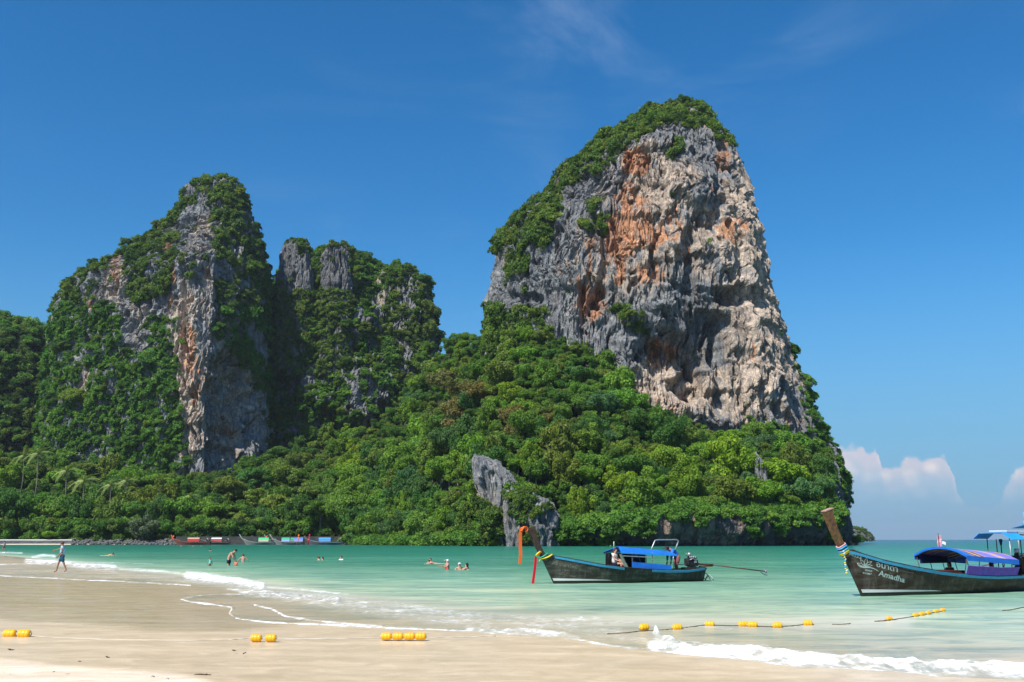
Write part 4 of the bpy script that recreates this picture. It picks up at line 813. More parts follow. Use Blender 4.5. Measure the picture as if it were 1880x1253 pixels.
# ------------------------------------------------------------------ mesh pieces
from mathutils.bvhtree import BVHTree
class MB:
    def __init__(s): s.bm = bmesh.new()
    def box(s, c, size, rot=(0, 0, 0), taper=1.0, bev=0.0):
        M = Matrix.Translation(c) @ Euler(rot).to_matrix().to_4x4(); vs = []
        for z in (-1, 1):
            for y in (-1, 1):
                for x in (-1, 1):
                    k = taper if z > 0 else 1; vs.append(s.bm.verts.new(M @ Vector((x * size[0] / 2 * k, y * size[1] / 2 * k, z * size[2] / 2))))
        f = []
        for q in ((0, 2, 3, 1), (4, 5, 7, 6), (0, 1, 5, 4), (2, 6, 7, 3), (0, 4, 6, 2), (1, 3, 7, 5)): f.append(s.bm.faces.new([vs[i] for i in q]))
        if bev: bmesh.ops.bevel(s.bm, geom=list({e for ff in f for e in ff.edges}), offset=bev, segments=1, affect='EDGES')
        return s
    def tube(s, pts, r, seg=8, caps=True, r1=None, flat=1.0):
        pts = [Vector(p) for p in pts]; n = len(pts); rings = []; prev = None
        for i, p in enumerate(pts):
            d = (pts[min(i + 1, n - 1)] - pts[max(i - 1, 0)]).normalized()
            if prev is None: a = d.orthogonal().normalized()
            else: a = (prev - d * prev.dot(d)).normalized()
            prev = a; b = d.cross(a); rad = (r[i] if hasattr(r, '__len__') else (r if r1 is None else r + (r1 - r) * i / (n - 1)))
            rings.append([s.bm.verts.new(p + (a * math.cos(6.28319 * k / seg) + b * math.sin(6.28319 * k / seg) * flat) * rad) for k in range(seg)])
        for u, v in zip(rings, rings[1:]):
            for k in range(seg): s.bm.faces.new((u[k], u[(k + 1) % seg], v[(k + 1) % seg], v[k])).smooth = True
        if caps: s.bm.faces.new(rings[0][::-1]); s.bm.faces.new(rings[-1])
        return s
    def strip(s, A_, B_, th=0.012):
        """a thick ribbon between two polylines"""
        A_ = [Vector(p) for p in A_]; B_ = [Vector(p) for p in B_]; n = len(A_)
        N_ = [((B_[i] - A_[i]).cross(A_[min(i + 1, n - 1)] - A_[max(i - 1, 0)])).normalized() * th for i in range(n)]
        q = [[s.bm.verts.new(v) for v in (A_[i], B_[i], B_[i] + N_[i], A_[i] + N_[i])] for i in range(n)]
        for u, v in zip(q, q[1:]):
            for k in range(4): s.bm.faces.new((u[k], u[(k + 1) % 4], v[(k + 1) % 4], v[k]))
        s.bm.faces.new(q[0][::-1]); s.bm.faces.new(q[-1]); return s
    def ball(s, c, r, sub=2):
        r = r if hasattr(r, '__len__') else (r, r, r)
        g = bmesh.ops.create_icosphere(s.bm, subdivisions=sub, radius=1)
        for v in g['verts']: v.co = Vector((v.co.x * r[0] + c[0], v.co.y * r[1] + c[1], v.co.z * r[2] + c[2]))
        for f in {f for v in g['verts'] for f in v.link_faces}: f.smooth = True
        return s
    def lathe(s, prof, axis='X', seg=14, c=(0, 0, 0)):
        rings = []
        for (x, r) in prof:
            ring = []
            for k in range(seg):
                a = 6.28319 * k / seg; p = (x, r * math.cos(a), r * math.sin(a)) if axis == 'X' else ((r * math.cos(a), r * math.sin(a), x) if axis == 'Z' else (r * math.cos(a), x, r * math.sin(a)))
                ring.append(s.bm.verts.new(Vector(p) + Vector(c)))
            rings.append(ring)
        for u, v in zip(rings, rings[1:]):
            for k in range(seg): s.bm.faces.new((u[k], u[(k + 1) % seg], v[(k + 1) % seg], v[k])).smooth = True
        s.bm.faces.new(rings[0][::-1]); s.bm.faces.new(rings[-1]); return s
    def build(s, name, mat, parent=None, **kw):
        bmesh.ops.recalc_face_normals(s.bm, faces=s.bm.faces)
        me = bpy.data.meshes.new(name); s.bm.to_mesh(me); s.bm.free(); return link(name, me, mat, parent, **kw)

PAINT = {}
def paint(key, c, rough=0.5, var=0.12, metal=0.0, spec=0.3, scale=3.0, bump=0.0):
    if key not in PAINT: PAINT[key] = simple(key, c, rough, spec, metal, var, scale, bump)
    return PAINT[key]
M_BLUE = paint('blue_tarpaulin', (0.015, 0.16, 0.62), 0.5, 0.2); M_LBLUE = paint('light_blue_paint', (0.07, 0.38, 0.62), 0.5, 0.15, scale=6); M_NAVY = paint('navy_cloth', (0.012, 0.03, 0.10), 0.8)
M_SKYB = paint('sky_blue_cloth', (0.02, 0.30, 0.80), 0.7, 0.1); M_BLACK = paint('dark_rubber', (0.02, 0.02, 0.022), 0.6); M_STEEL = paint('worn_steel', (0.45, 0.45, 0.45), 0.4, 0.3, 0.7, scale=20)
M_WHITE = paint('white_paint', (0.75, 0.75, 0.72), 0.5, 0.1); M_RUST = paint('rusty_pipe', (0.13, 0.06, 0.04), 0.75, 0.35, scale=10); M_TAN = paint('bare_deck_timber', (0.32, 0.22, 0.14), 0.8, 0.25, scale=8)
M_DARKW = paint('dark_bilge_timber', (0.035, 0.028, 0.022), 0.85, 0.3); M_MAROON = paint('maroon_board', (0.10, 0.02, 0.018), 0.7); M_PURPLE = paint('purple_cloth', (0.22, 0.10, 0.52), 0.7, 0.2, scale=8)
M_LETTER = paint('faded_white_lettering', (0.50, 0.60, 0.54), 0.7, 0.25, scale=12); M_LETTER2 = paint('worn_tan_lettering', (0.27, 0.24, 0.18), 0.8, 0.4, scale=14)
M_ORANGE = paint('orange_sash', (0.85, 0.16, 0.03), 0.7); M_RED = paint('red_sash', (0.65, 0.012, 0.03), 0.7); M_YEL = paint('yellow_ribbon', (0.80, 0.62, 0.03), 0.6); M_GRN = paint('green_ribbon', (0.02, 0.35, 0.20), 0.6); M_PINK = paint('pink_ribbon', (0.75, 0.35, 0.38), 0.7)
def wood_hull(name, dark, light, grime=0.6):
    m, t = material(name); tc = t.node('ShaderNodeTexCoord'); P = tc.outputs['Object']
    a = t.noise(t.mapping(P, (0.7, 1, 3.2)), 1.3, 7, 0.66, 0.5); b = t.noise(t.mapping(P, (6, 2, 0.5)), 1.4, 5, 0.6); sep = t.node('ShaderNodeSeparateXYZ'); t.l.new(P, sep.inputs[0])
    c = t.mix(t.smooth(a, 0.42, 0.68, 0, grime), tuple(dark), tuple(light)); c = t.mix(1.0, c, t.ramp(b, [(0.35, (0.7, 0.7, 0.7)), (0.65, (1.25, 1.25, 1.25))]), 'MULTIPLY')
    gr = t.noise(t.mapping(P, (4, 4, 0.6)), 1.6, 4, 0.7)
    c = t.mix(t.math('MULTIPLY', t.smooth(gr, 0.52, 0.72), 0.45), c, (0.16, 0.17, 0.15))
    c = t.mix(t.smooth(sep.outputs[2], 0.16, 0.05), c, (0.02, 0.028, 0.018))
    principled(t, c, 0.62, 0.3, t.bump(t.math('ADD', a, b), 0.35, 0.02)); return m
M_HULL2 = wood_hull('weathered_dark_teak', (0.042, 0.024, 0.013), (0.12, 0.115, 0.085), 0.75); M_HULL1 = wood_hull('green_black_teak', (0.030, 0.032, 0.022), (0.115, 0.12, 0.095), 0.8)
M_PROW = simple('varnished_prow_timber', (0.20, 0.095, 0.035), 0.5, 0.35, 0, 0.5, 9, 0.3); M_PROWD = simple('dark_prow_timber', (0.075, 0.05, 0.038), 0.7, 0.2, 0, 0.4, 9, 0.3); M_END = simple('pale_end_grain', (0.42, 0.26, 0.20), 0.8, 0.1, 0, 0.25, 20)

class Hull:
    def __init__(s, L, W, sheer, rake=0.55, zb=-0.35, stern=0.62):
        s.L, s.W, s.sh, s.rake, s.zb, s.st = L, W, sheer, rake, zb, stern
    def sheer(s, u): return float(np.interp(u, [p[0] for p in s.sh], [p[1] for p in s.sh]))
    def plan(s, u):
        a = math.sin(math.pi / 2 * min(1, u / 0.52)) ** 0.85; b = 1 - (1 - s.st) * max(0, (u - 0.55) / 0.45) ** 1.8; return a * b
    def pt(s, u, tt, side=-1, off=0.0):
        sh = s.sheer(u); z = s.zb + tt * (sh - s.zb); x = u * s.L - s.rake * z * (1 - u) ** 3 + 0.18 * z * max(0, (u - 0.8) / 0.2) * 0.6
        y = max(0.045, s.W * s.plan(u) * (0.30 + 0.70 * max(0, tt) ** 0.75)) + off; return Vector((x, side * y, z))
    def ptz(s, u, z, side=-1, off=0.0): return s.pt(u, (z - s.zb) / (s.sheer(u) - s.zb), side, off)
def longtail(name, label, H, loc, ang, hullm, railm, prow_h, prow_m, prow_w=0.15, nu=40, group=None, band=((0.0, 1.0),), stripe=True, detail=True, endm=None):
    """the boat itself: hull, deck, rail, prow post; fittings are added by the caller"""
    b = thing(name, label, 'boat', loc, ang, group); nt = 9
    V = []; F = []
    us = [i / nu for i in range(nu + 1)]; us = [u ** 1.15 for u in us]; ts = [k / nt for k in range(nt + 1)]
    def row(u): # section ring: near side up over the rail, down inside, across, and back
        r = [H.pt(u, t_, -1) for t_ in ts] + [H.pt(u, 1, -1, -0.05)] + [H.pt(u, max(0.15, 0.45), -1, -0.06)] + [H.pt(u, 0.45, 1, -0.06)] + [H.pt(u, 1, 1, -0.05)] + [H.pt(u, t_, 1) for t_ in ts[::-1]]
        if H.plan(u) * H.W < 0.14:
            for k in (nt + 1, nt + 2, nt + 3, nt + 4): r[k].y *= 0.4; r[k].z = max(r[k].z, H.sheer(u) - 0.02)
        return r
    rows = [row(u) for u in us]; k = len(rows[0])
    for r in rows: V += [tuple(p) for p in r]
    for i in range(len(us) - 1):
        for j in range(k): F.append((i * k + j, i * k + (j + 1) % k, (i + 1) * k + (j + 1) % k, (i + 1) * k + j))
    F.append(tuple(range(k))[::-1]); F.append(tuple((len(us) - 1) * k + j for j in range(nt + 1)) + tuple((len(us) - 1) * k + j for j in range(nt + 5, k)))
    me = bpy.data.meshes.new('hull'); me.from_pydata(V, [], F); me.update(); bm = bmesh.new(); bm.from_mesh(me); bmesh.ops.recalc_face_normals(bm, faces=bm.faces); bm.to_mesh(me); bm.free()
    for p in me.polygons: p.use_smooth = len(p.vertices) == 4
    me.set_sharp_from_angle(angle=R(40)) if hasattr(me, 'set_sharp_from_angle') else None
    hull = link('hull', me, hullm, b)
    for side in (-1, 1):
        for (u0, u1) in band:
            uu = [u0 + (u1 - u0) * i / 24 for i in range(25)]
            MB().strip([H.ptz(u, H.sheer(u) - 0.085 * (1 if detail else 1.6), side, 0.010) for u in uu], [H.ptz(u, H.sheer(u) + 0.002, side, 0.014) for u in uu], 0.012 * side).build('rail_band', railm, b)
        uu = [0.02 + 0.97 * i / 30 for i in range(31)]
        MB().tube([H.ptz(u, H.sheer(u) + 0.02, side, -0.02) for u in uu], 0.022, 6).build('rail', M_DARKW if detail else railm, b)
    if stripe:
        uu = [0.004 + 0.34 * (i / 16) for i in range(17)]
        MB().strip([H.ptz(u, 0.13 - 0.01 * u, -1, 0.006) for u in uu], [H.ptz(u, 0.13 + 0.10 * (1 - i / 16) ** 0.8 + 0.004, -1, 0.006) for i, u in enumerate(uu)], -0.006).build('waterline_stripe', M_WHITE, b)
    # prow post carrying the stem line on upward
    z0 = H.sheer(0) - 0.25; z1 = z0 + prow_h; n = 8; mb = MB(); w = prow_w; q = []
    for i in range(n + 1):
        f = i / n; z = z0 + (z1 - z0) * f; x = -H.rake * z - 0.04 * math.sin(f * 3.1) + 0.0; dpt = 0.27 - 0.07 * math.sin(f * 3.14) + 0.03 * f; ww = w * (0.75 + 0.35 * f)
        cs = [Vector((x - 0.02, -ww / 2, z)), Vector((x - 0.02, ww / 2, z)), Vector((x + dpt, ww / 2, z - 0.0 + 0.10 * f)), Vector((x + dpt, -ww / 2, z + 0.10 * f))]
        q.append([mb.bm.verts.new(c) for c in cs])
    for a, c in zip(q, q[1:]):
        for k2 in range(4): mb.bm.faces.new((a[k2], a[(k2 + 1) % 4], c[(k2 + 1) % 4], c[k2]))
    mb.bm.faces.new(q[0][::-1]); mb.bm.faces.new(q[-1]); post = mb.build('prow_post', prow_m, b); ztop = z1
    c = [v.co for v in q[-1]] if False else None
    if endm:
        f = 1; z = z1; x = -H.rake * z; ww = w * 1.1
        MB().box((x + 0.16, 0, z + 0.062), (0.40, ww + 0.02, 0.03), (0, -0.28, 0)).build('prow_cap', endm, post)
    return b, hull
def thwarts(b, H, us_, m):
    for u in us_:
        z = H.sheer(u) - 0.16; p = H.ptz(u, z, 1, -0.07); MB().box((p.x, 0, z), (0.22, 2 * p.y, 0.035)).build('bench', m, b)
def engine(b, x, z, shaft_len, drop, scale=1.0, yaw=0.0):
    e = link('engine', None, parent=b, loc=(x, 0, z), rot=(0, 0, yaw)); e.scale = (scale,) * 3
    blk = MB().box((0, 0, 0.16), (0.50, 0.30, 0.26), bev=0.02).box((0.02, 0, 0.36), (0.38, 0.20, 0.18), bev=0.02).box((-0.24, 0, 0.22), (0.10, 0.34, 0.30), bev=0.02).lathe([(-0.30, 0.15), (-0.27, 0.17), (-0.25, 0.15)], 'X', 16, (0, 0, 0.2))
    blk = blk.build('engine_block', M_BLACK, b, loc=(x, 0, z), rot=(0, 0, yaw)); bpy.data.objects.remove(e)
    bits = MB()
    for i in range(4): bits.lathe([(0, 0.03), (0.08, 0.035), (0.10, 0.02)], 'Z', 8, (-0.14 + i * 0.09, -0.11, 0.36))
    bits.tube([(-0.2, -0.16, 0.3), (-0.05, -0.18, 0.36), (0.1, -0.17, 0.30), (0.22, -0.14, 0.34)], 0.022).lathe([(-0.07, 0.07), (-0.02, 0.09), (0.07, 0.09), (0.1, 0.05)], 'Z', 12, (-0.1, 0.02, 0.52)).box((0.1, -0.15, 0.22), (0.12, 0.05, 0.12), bev=0.01).tube([(-0.30, -0.1, 0.45), (-0.34, -0.1, 0.56), (-0.22, -0.1, 0.6)], 0.018)
    bits.build('manifold', M_STEEL, blk)
    MB().box((0, 0, -0.04), (0.34, 0.22, 0.12)).tube([(0, 0, -0.3), (0, 0, 0)], 0.06).build('pivot_mount', M_DARKW, blk)
    MB().tube([(0.2, 0, 0.14), (0.7, 0, 0.10), (1.1, 0, 0.07)], 0.045).tube([(1.1, 0, 0.07), (shaft_len, 0, 0.14 + drop)], 0.025).box((0.72, 0, 0.02), (0.7, 0.05, 0.05)).build('propeller_shaft', M_RUST, blk)
    pr = MB().lathe([(-0.05, 0.035), (0.03, 0.035), (0.06, 0.01)], 'X', 8, (shaft_len, 0, 0.14 + drop))
    for k in range(3):
        a = k * 2.094 + 0.5; pr.box((shaft_len, math.cos(a) * 0.09, 0.14 + drop + math.sin(a) * 0.09), (0.02, 0.08, 0.14), (a - 1.57, 0.5, 0))
    pr.build('propeller', M_STEEL, blk); MB().tube([(shaft_len - 0.3, 0, 0.12 + drop), (shaft_len - 0.05, 0, -0.02 + drop), (shaft_len + 0.08, 0, -0.02 + drop)], 0.014).build('skeg', M_BLACK, blk)
    MB().tube([(-0.25, 0, 0.12), (-0.5, 0, 0.10), (-0.85, 0, 0.12)], 0.018).build('tiller', M_STEEL, blk); return blk
def ribbon(name, pts, w, m, parent=None, th=0.01, wd=(0, 1, 0)):
    wv = Vector(wd) * w / 2; return MB().strip([Vector(p) - wv for p in pts], [Vector(p) + wv for p in pts], th).build(name, m, parent)
def to_local(b, P):
    return Matrix.Rotation(-b.rotation_euler.z, 4, 'Z') @ (Vector(P) - b.location)
class Decal:
    """lays lettering on the hull where the photo shows it"""
    def __init__(s, b, hull):
        s.M = Matrix.Translation(b.location) @ Matrix.Rotation(b.rotation_euler.z, 4, 'Z'); s.b = b
        me = hull.data; s.bvh = BVHTree.FromPolygons([s.M @ v.co for v in me.vertices], [tuple(p.vertices) for p in me.polygons]); s.Mi = s.M.inverted(); s.o = Vector((0, 0, CAMZ))
    def hit(s, px, py, off=0.004):
        d = (A(px, py, 30.0) - s.o).normalized(); h = s.bvh.ray_cast(s.o, d, 200)
        return None if h[0] is None else s.Mi @ (h[0] - d * off)
    def stroke(s, name, pts, w, m, wfun=None):
        n = len(pts); mb = MB(); prev = None
        for i, (x, y) in enumerate(pts):
            x2, y2 = pts[min(i + 1, n - 1)]; x1, y1 = pts[max(i - 1, 0)]; l = math.hypot(x2 - x1, y2 - y1) or 1; nx_, ny_ = -(y2 - y1) / l, (x2 - x1) / l; ww = w * (wfun(i / (n - 1)) if wfun else 1) / 2
            a = s.hit(x + nx_ * ww, y + ny_ * ww); c = s.hit(x - nx_ * ww, y - ny_ * ww)
            if a is None or c is None: prev = None; continue
            cur_ = (mb.bm.verts.new(a), mb.bm.verts.new(c))
            if prev: mb.bm.faces.new((prev[0], prev[1], cur_[1], cur_[0]))
            prev = cur_
        return mb.build(name, m, s.b)
    def text(s, name, body, x0, y0, dx, dy, hgt, m, shear=0.0, upx=0.0, bold=0.0):
        """x0,y0 baseline start; (dx,dy) baseline run to its end; hgt letter height, all in traced pixels"""
        cu = bpy.data.curves.new(name, 'FONT'); cu.body = body; cu.offset = bold; cu.resolution_u = 3; o = bpy.data.objects.new(name, cu); COL.objects.link(o)
        dg = bpy.context.evaluated_depsgraph_get(); me = bpy.data.meshes.new_from_object(o.evaluated_get(dg)); bpy.data.objects.remove(o)
        bm = bmesh.new(); bm.from_mesh(me); bmesh.ops.triangulate(bm, faces=bm.faces)
        xs_ = [v.co.x for v in bm.verts]; ys_ = [v.co.y for v in bm.verts]; wx = max(xs_) - min(xs_); x_ = min(xs_); hy = max(ys_)
        bad = []
        for v in bm.verts:
            u = (v.co.x - x_) / wx; q = v.co.y / hy; px_ = x0 + dx * u + (upx + shear * hgt) * q; py_ = y0 + dy * u - hgt * q; h = s.hit(px_, py_)
            if h is None: bad.append(v)
            else: v.co = h
        bmesh.ops.delete(bm, geom=bad, context='VERTS'); bm.to_mesh(me); bm.free(); me.materials.clear(); return link(name, me, m, s.b)

# ------------------------------------------------------------------ near longtail, right
H2 = Hull(9.2, 0.92, [(0, 1.50), (0.04, 1.40), (0.12, 1.13), (0.22, 0.92), (0.34, 0.74), (0.48, 0.62), (0.62, 0.56), (0.8, 0.56), (0.92, 0.66), (1, 0.80)], rake=0.56)
p2 = G(1583, 1096); ang2 = math.atan2(G(1880, 1084).y - p2.y, G(1880, 1084).x - p2.x)
b2, hull2 = longtail('longtail_boat', 'dark longtail boat with M033 and a lotus lettered on its bow, patterned arched roof', H2, p2, ang2, M_HULL2, M_LBLUE, 1.42, M_PROW, 0.17, nu=60, endm=M_END)
thwarts(b2, H2, (0.2, 0.3, 0.40, 0.5, 0.6, 0.7), M_MAROON); engine(b2, 8.35, 0.86, 3.2, -0.25, 1.0)
MB().box((8.35, 0, 0.62), (0.3, 0.9, 0.10)).build('engine_bed', M_DARKW, b2)
D2 = Decal(b2, hull2)
D2.text('registration_lettering', 'M033', 1558.5, 1019.5, 23, 7.4, 5.4, M_LETTER, 0.1, bold=0.02)
D2.text('thai_name_lettering', 'อมาดา', 1609, 1040.5, 39, 10.5, 8.2, M_LETTER, 0.0, 0, bold=0.012)
D2.text('name_lettering', 'Amadha', 1612.5, 1056.5, 48, 13.8, 9.6, M_LETTER, 0.22, bold=0.02)
D2.text('number_lettering', '0858', 1588.5, 1048.4, 13, 2.2, 2.9, M_LETTER, 0.0, bold=0.02)
D2.text('number_lettering', '01087', 1584, 1053.4, 16.5, 2.8, 3.1, M_LETTER, 0.0, bold=0.02)
D2.text('faded_lettering', 'ทะเบียนเรือ 8.00', 1659, 1045.5, 31, 5.2, 3.4, M_LETTER2, 0.0)
D2.text('faded_lettering', 'พร้อมคนขับ', 1657, 1050, 21, 3.6, 2.8, M_LETTER2, 0.0)
def petal(x0, y0, x1, y1, w, n=10, side=0):
    L_, Rr_ = [], []; dx, dy = x1 - x0, y1 - y0; l = math.hypot(dx, dy); nx_, ny_ = -dy / l, dx / l
    for i in range(n + 1):
        f = i / n; k = w * math.sin(math.pi * f ** 0.8) ; L_.append((x0 + dx * f + nx_ * k, y0 + dy * f + ny_ * k)); Rr_.append((x0 + dx * f - nx_ * k, y0 + dy * f - ny_ * k))
    return L_ + Rr_[::-1]
for (x1, y1, w_) in ((1591.5, 1024.2, 2.9), (1579.8, 1027.5, 2.5), (1600.6, 1031.2, 2.3), (1573.6, 1034.0, 1.9), (1601.6, 1038.4, 1.7)):
    D2.stroke('lotus_petal', petal(1588.2, 1039.5, x1, y1, w_), 0.85, M_LETTER)
D2.stroke('lotus_swoosh', [(1573.5, 1034.5), (1576, 1038.5), (1580, 1041), (1586, 1042.4), (1592, 1042.2), (1598, 1042.4), (1604, 1044.2), (1609, 1046.6), (1613.5, 1049.8)], 1.5, M_LETTER, lambda f: 0.35 + 1.0 * math.sin(math.pi * min(1, f * 1.05)) ** 0.8)
D2.stroke('lotus_swoosh', [(1576.5, 1036.5), (1580, 1039.5), (1585, 1041.0), (1592, 1040.6)], 0.8, M_LETTER)
# roof: barrel arch of cloth on posts
RX0, RX1, RW = 3.95, 6.75, 1.04
def arch(x, k, lift=0.0):
    a = -1 + 2 * k; f = (x - RX0) / (RX1 - RX0); return Vector((x, a * RW, 1.27 - 0.17 * f + lift + 0.25 * (1 - a * a) + (0.02 if 0.1 < k < 0.9 else 0)))
mb = MB(); nK, nX = 12, 10; gv = [[[mb.bm.verts.new(arch(RX0 + (RX1 - RX0) * i / nX, k / nK, dz)) for k in range(nK + 1)] for i in range(nX + 1)] for dz in (0, -0.02)]
for i in range(nX):
    for k in range(nK):
        for g in gv: mb.bm.faces.new((g[i][k], g[i][k + 1], g[i + 1][k + 1], g[i + 1][k])).smooth = True
m, t = material('patterned_roof_cloth'); tc = t.node('ShaderNodeTexCoord'); sxyz = t.node('ShaderNodeSeparateXYZ'); t.l.new(tc.outputs['Object'], sxyz.inputs[0])
v_ = t.math('FRACT', t.math('ADD', t.math('MULTIPLY', t.math('ADD', sxyz.outputs[0], t.math('MULTIPLY', sxyz.outputs[1], 0.9)), 0.36), t.math('MULTIPLY', t.noise(tc.outputs['Object'], 1.2, 2), 0.15)))
pc = t.ramp(v_, [(0.0, (0.20, 0.18, 0.55)), (0.22, (0.30, 0.24, 0.60)), (0.27, (0.55, 0.25, 0.10)), (0.33, (0.16, 0.07, 0.08)), (0.40, (0.62, 0.42, 0.22)), (0.46, (0.12, 0.07, 0.10)), (0.53, (0.55, 0.25, 0.2)), (0.58, (0.20, 0.19, 0.58)), (0.8, (0.36, 0.30, 0.62)), (0.86, (0.65, 0.38, 0.12)), (0.93, (0.26, 0.2, 0.55))], 'CONSTANT')
pc = t.mix(t.smooth(sxyz.outputs[0], RX0 + 0.5, RX0 + 0.25), pc, (0.03, 0.16, 0.5)); principled(t, pc, 0.7, 0.2); M_ROOF2 = m
roof2 = mb.build('roof', m, b2)
for side in (-1, 1):
    MB().strip([arch(RX0 + (RX1 - RX0) * i / 8, 0 if side < 0 else 1, 0.012) for i in range(9)], [arch(RX0 + (RX1 - RX0) * i / 8, 0 if side < 0 else 1, -0.16) for i in range(9)], 0.012 * side).build('valance', M_BLUE, roof2)
MB().strip([arch(RX0 - 0.01, k / 12, 0.02) for k in range(13)], [arch(RX0 - 0.01, k / 12, -0.05) for k in range(13)], 0.012).build('roof_hem', M_BLUE, roof2)
for i in range(5):
    xx = RX0 + 0.06 + (RX1 - RX0 - 0.1) * i / 4
    MB().tube([arch(xx, k / 12, -0.04) for k in range(13)], 0.012, 6).build('roof_hoop', M_STEEL, roof2)
    for side in (-1, 1):
        zt = arch(xx, 0 if side < 0 else 1).z - 0.02; u = xx / H2.L; MB().tube([(xx, side * (RW - 0.04), zt), (xx, side * (H2.ptz(u, H2.sheer(u), 1).y - 0.03), H2.sheer(u))], 0.014, 6).build('roof_post', M_RUST, b2)
MB().strip([(RX0 + 0.1, 0.9, 1.34), (5.6, 0.95, 1.26)], [(RX0 + 0.1, 0.9, 0.98), (5.6, 0.95, 0.98)], 0.01).build('rolled_side_curtain', M_NAVY, b2)
MB().strip([H2.ptz(0.445 + 0.30 * i / 10, H2.sheer(0.445 + 0.30 * i / 10) + 0.03, -1, -0.02) for i in range(11)], [H2.ptz(0.445 + 0.30 * i / 10, H2.sheer(0.445 + 0.30 * i / 10) + 0.31, -1, -0.02) for i in range(11)], -0.02).build('side_board', M_PURPLE, b2)
MB().box((4.0, 0.1, 0.72), (1.3, 1.0, 0.10)).build('foredeck_board', M_MAROON, b2)
fl = MB(); 
for (x, z, r_) in ((4.1, 0.0, 0.11),): pass
flag = MB().tube([(4.35, 0.3, 1.45), (4.35, 0.3, 2.02)], 0.012, 6).build('mast', M_DARKW, b2)
ribbon('flag', [(4.36, 0.3, 1.94), (4.40, 0.3, 1.82), (4.37, 0.3, 1.70), (4.40, 0.3, 1.56)], 0.16, M_PINK, flag, 0.006, (0.6, -0.6, 0.2)); ribbon('flag', [(4.38, 0.3, 1.66), (4.5, 0.25, 1.70), (4.58, 0.2, 1.66)], 0.1, M_WHITE, flag, 0.006, (0.1, 0, 1))
# helmsman's shade at the stern
for (x, y, zt) in ((6.95, -0.62, 1.84), (7.3, 0.5, 1.84), (7.75, -0.5, 1.82), (7.9, 0.55, 1.82), (8.6, -0.55, 1.86)): MB().tube([(x, y, 0.6), (x, y, zt)], 0.018, 6).build('shade_post', M_STEEL if x < 7 else M_RUST, b2)
sh_ = MB().strip([(6.85, -0.8, 1.80), (7.7, -0.8, 1.80)], [(6.85, -0.4, 2.05), (7.7, -0.4, 2.05)], 0.02).strip([(6.85, -0.4, 2.05), (7.7, -0.4, 2.05)], [(6.85, 0.5, 2.03), (7.7, 0.5, 2.03)], 0.02).strip([(6.85, 0.5, 2.03), (7.7, 0.5, 2.03)], [(6.85, 0.75, 1.84), (7.7, 0.75, 1.84)], 0.02).build('sun_shade', M_SKYB, b2)
MB().box((7.75, -0.1, 2.10), (1.3, 0.7, 0.035)).build('solar_panel', M_WHITE, sh_); MB().tube([(7.6, -0.3, 1.98), (8.3, -0.45, 1.96), (8.62, -0.55, 1.84)], 0.022, 6).build('shade_arm', M_RUST, b2)
MB().lathe([(0, 0.03), (0.2, 0.07), (0.22, 0.02)], 'Z', 8, (7.5, 0.1, 1.60)).tube([(7.5, 0.1, 0.8), (7.5, 0.1, 1.62)], 0.02, 6).build('lamp_post', M_NAVY, b2)
# ribbons round the prow
zb_ = H2.sheer(0) - 0.02; xb = -H2.rake * zb_
for i, (dz, mm_, rr) in enumerate(((0.0, M_LBLUE, 0.036), (0.09, M_LBLUE, 0.032), (-0.06, M_YEL, 0.034), (-0.10, M_YEL, 0.028), (0.14, M_PINK, 0.022))):
    c = Vector((xb + 0.085 - dz * H2.rake, 0, zb_ + dz)); lp_ = [(c.x + 0.165 * math.cos(a), c.y + 0.12 * math.sin(a), c.z + 0.07 * math.cos(a) + 0.012 * math.sin(3 * a)) for a in [6.2832 * k / 18 for k in range(19)]]
    MB().tube(lp_, rr, 7, caps=False).build('prow_ribbon', mm_, b2)
g_ = link('garland', None, parent=b2)
pts = [(xb - 0.02, -0.12, zb_ - 0.05), (xb - 0.05, -0.17, zb_ - 0.2), (xb - 0.02, -0.17, zb_ - 0.34), (xb - 0.05, -0.17, zb_ - 0.48), (xb - 0.01, -0.17, zb_ - 0.62), (xb + 0.02, -0.17, zb_ - 0.72)]
bpy.data.objects.remove(g_); gl_ = MB().tube(pts, 0.012, 6).build('garland_cord', M_BLACK, b2)
for i in range(13):
    f = i / 12 * 4.99; k = int(f); p = Vector(pts[k]).lerp(Vector(pts[k + 1]), f - k); MB().ball(p + Vector((0.015 * math.sin(i * 2), 0, 0)), (0.034 + 0.012 * (i > 9),) * 3, 1).build('garland_flower', (M_YEL, M_WHITE, M_LBLUE)[i % 3], gl_)
# ------------------------------------------------------------------ longtail in the middle of the bay
H1 = Hull(7.1, 0.80, [(0, 1.22), (0.05, 1.14), (0.15, 0.98), (0.28, 0.78), (0.42, 0.64), (0.56, 0.56), (0.72, 0.50), (0.86, 0.50), (0.94, 0.55), (1, 0.60)], rake=0.52)
p1 = G(1017, 1072.5); q1 = G(1284, 1067.5); ang1 = math.atan2(q1.y - p1.y, q1.x - p1.x); H1.L = (q1 - p1).length
b1, hull1 = longtail('longtail_boat', 'green-black longtail boat with orange and red sashes on its prow and a low blue roof', H1, p1, ang1, M_HULL1, M_LBLUE, 1.28, M_PROWD, 0.13, nu=50, band=((0.06, 0.42), (0.60, 0.99)))
thwarts(b1, H1, (0.25, 0.35, 0.45, 0.55, 0.68, 0.8), M_TAN)
def L1(px, py, y=0.0, ref=41.5):
    """local boat point seen at px,py in the boat's vertical plane offset y"""
    o = Vector((0, 0, CAMZ)); d = (A(px, py, ref) - o); n = Vector((-math.sin(ang1), math.cos(ang1), 0)); P0 = p1 + n * y; k = (P0 - o).dot(n) / d.dot(n); return to_local(b1, o + d * k)
D1 = Decal(b1, hull1)
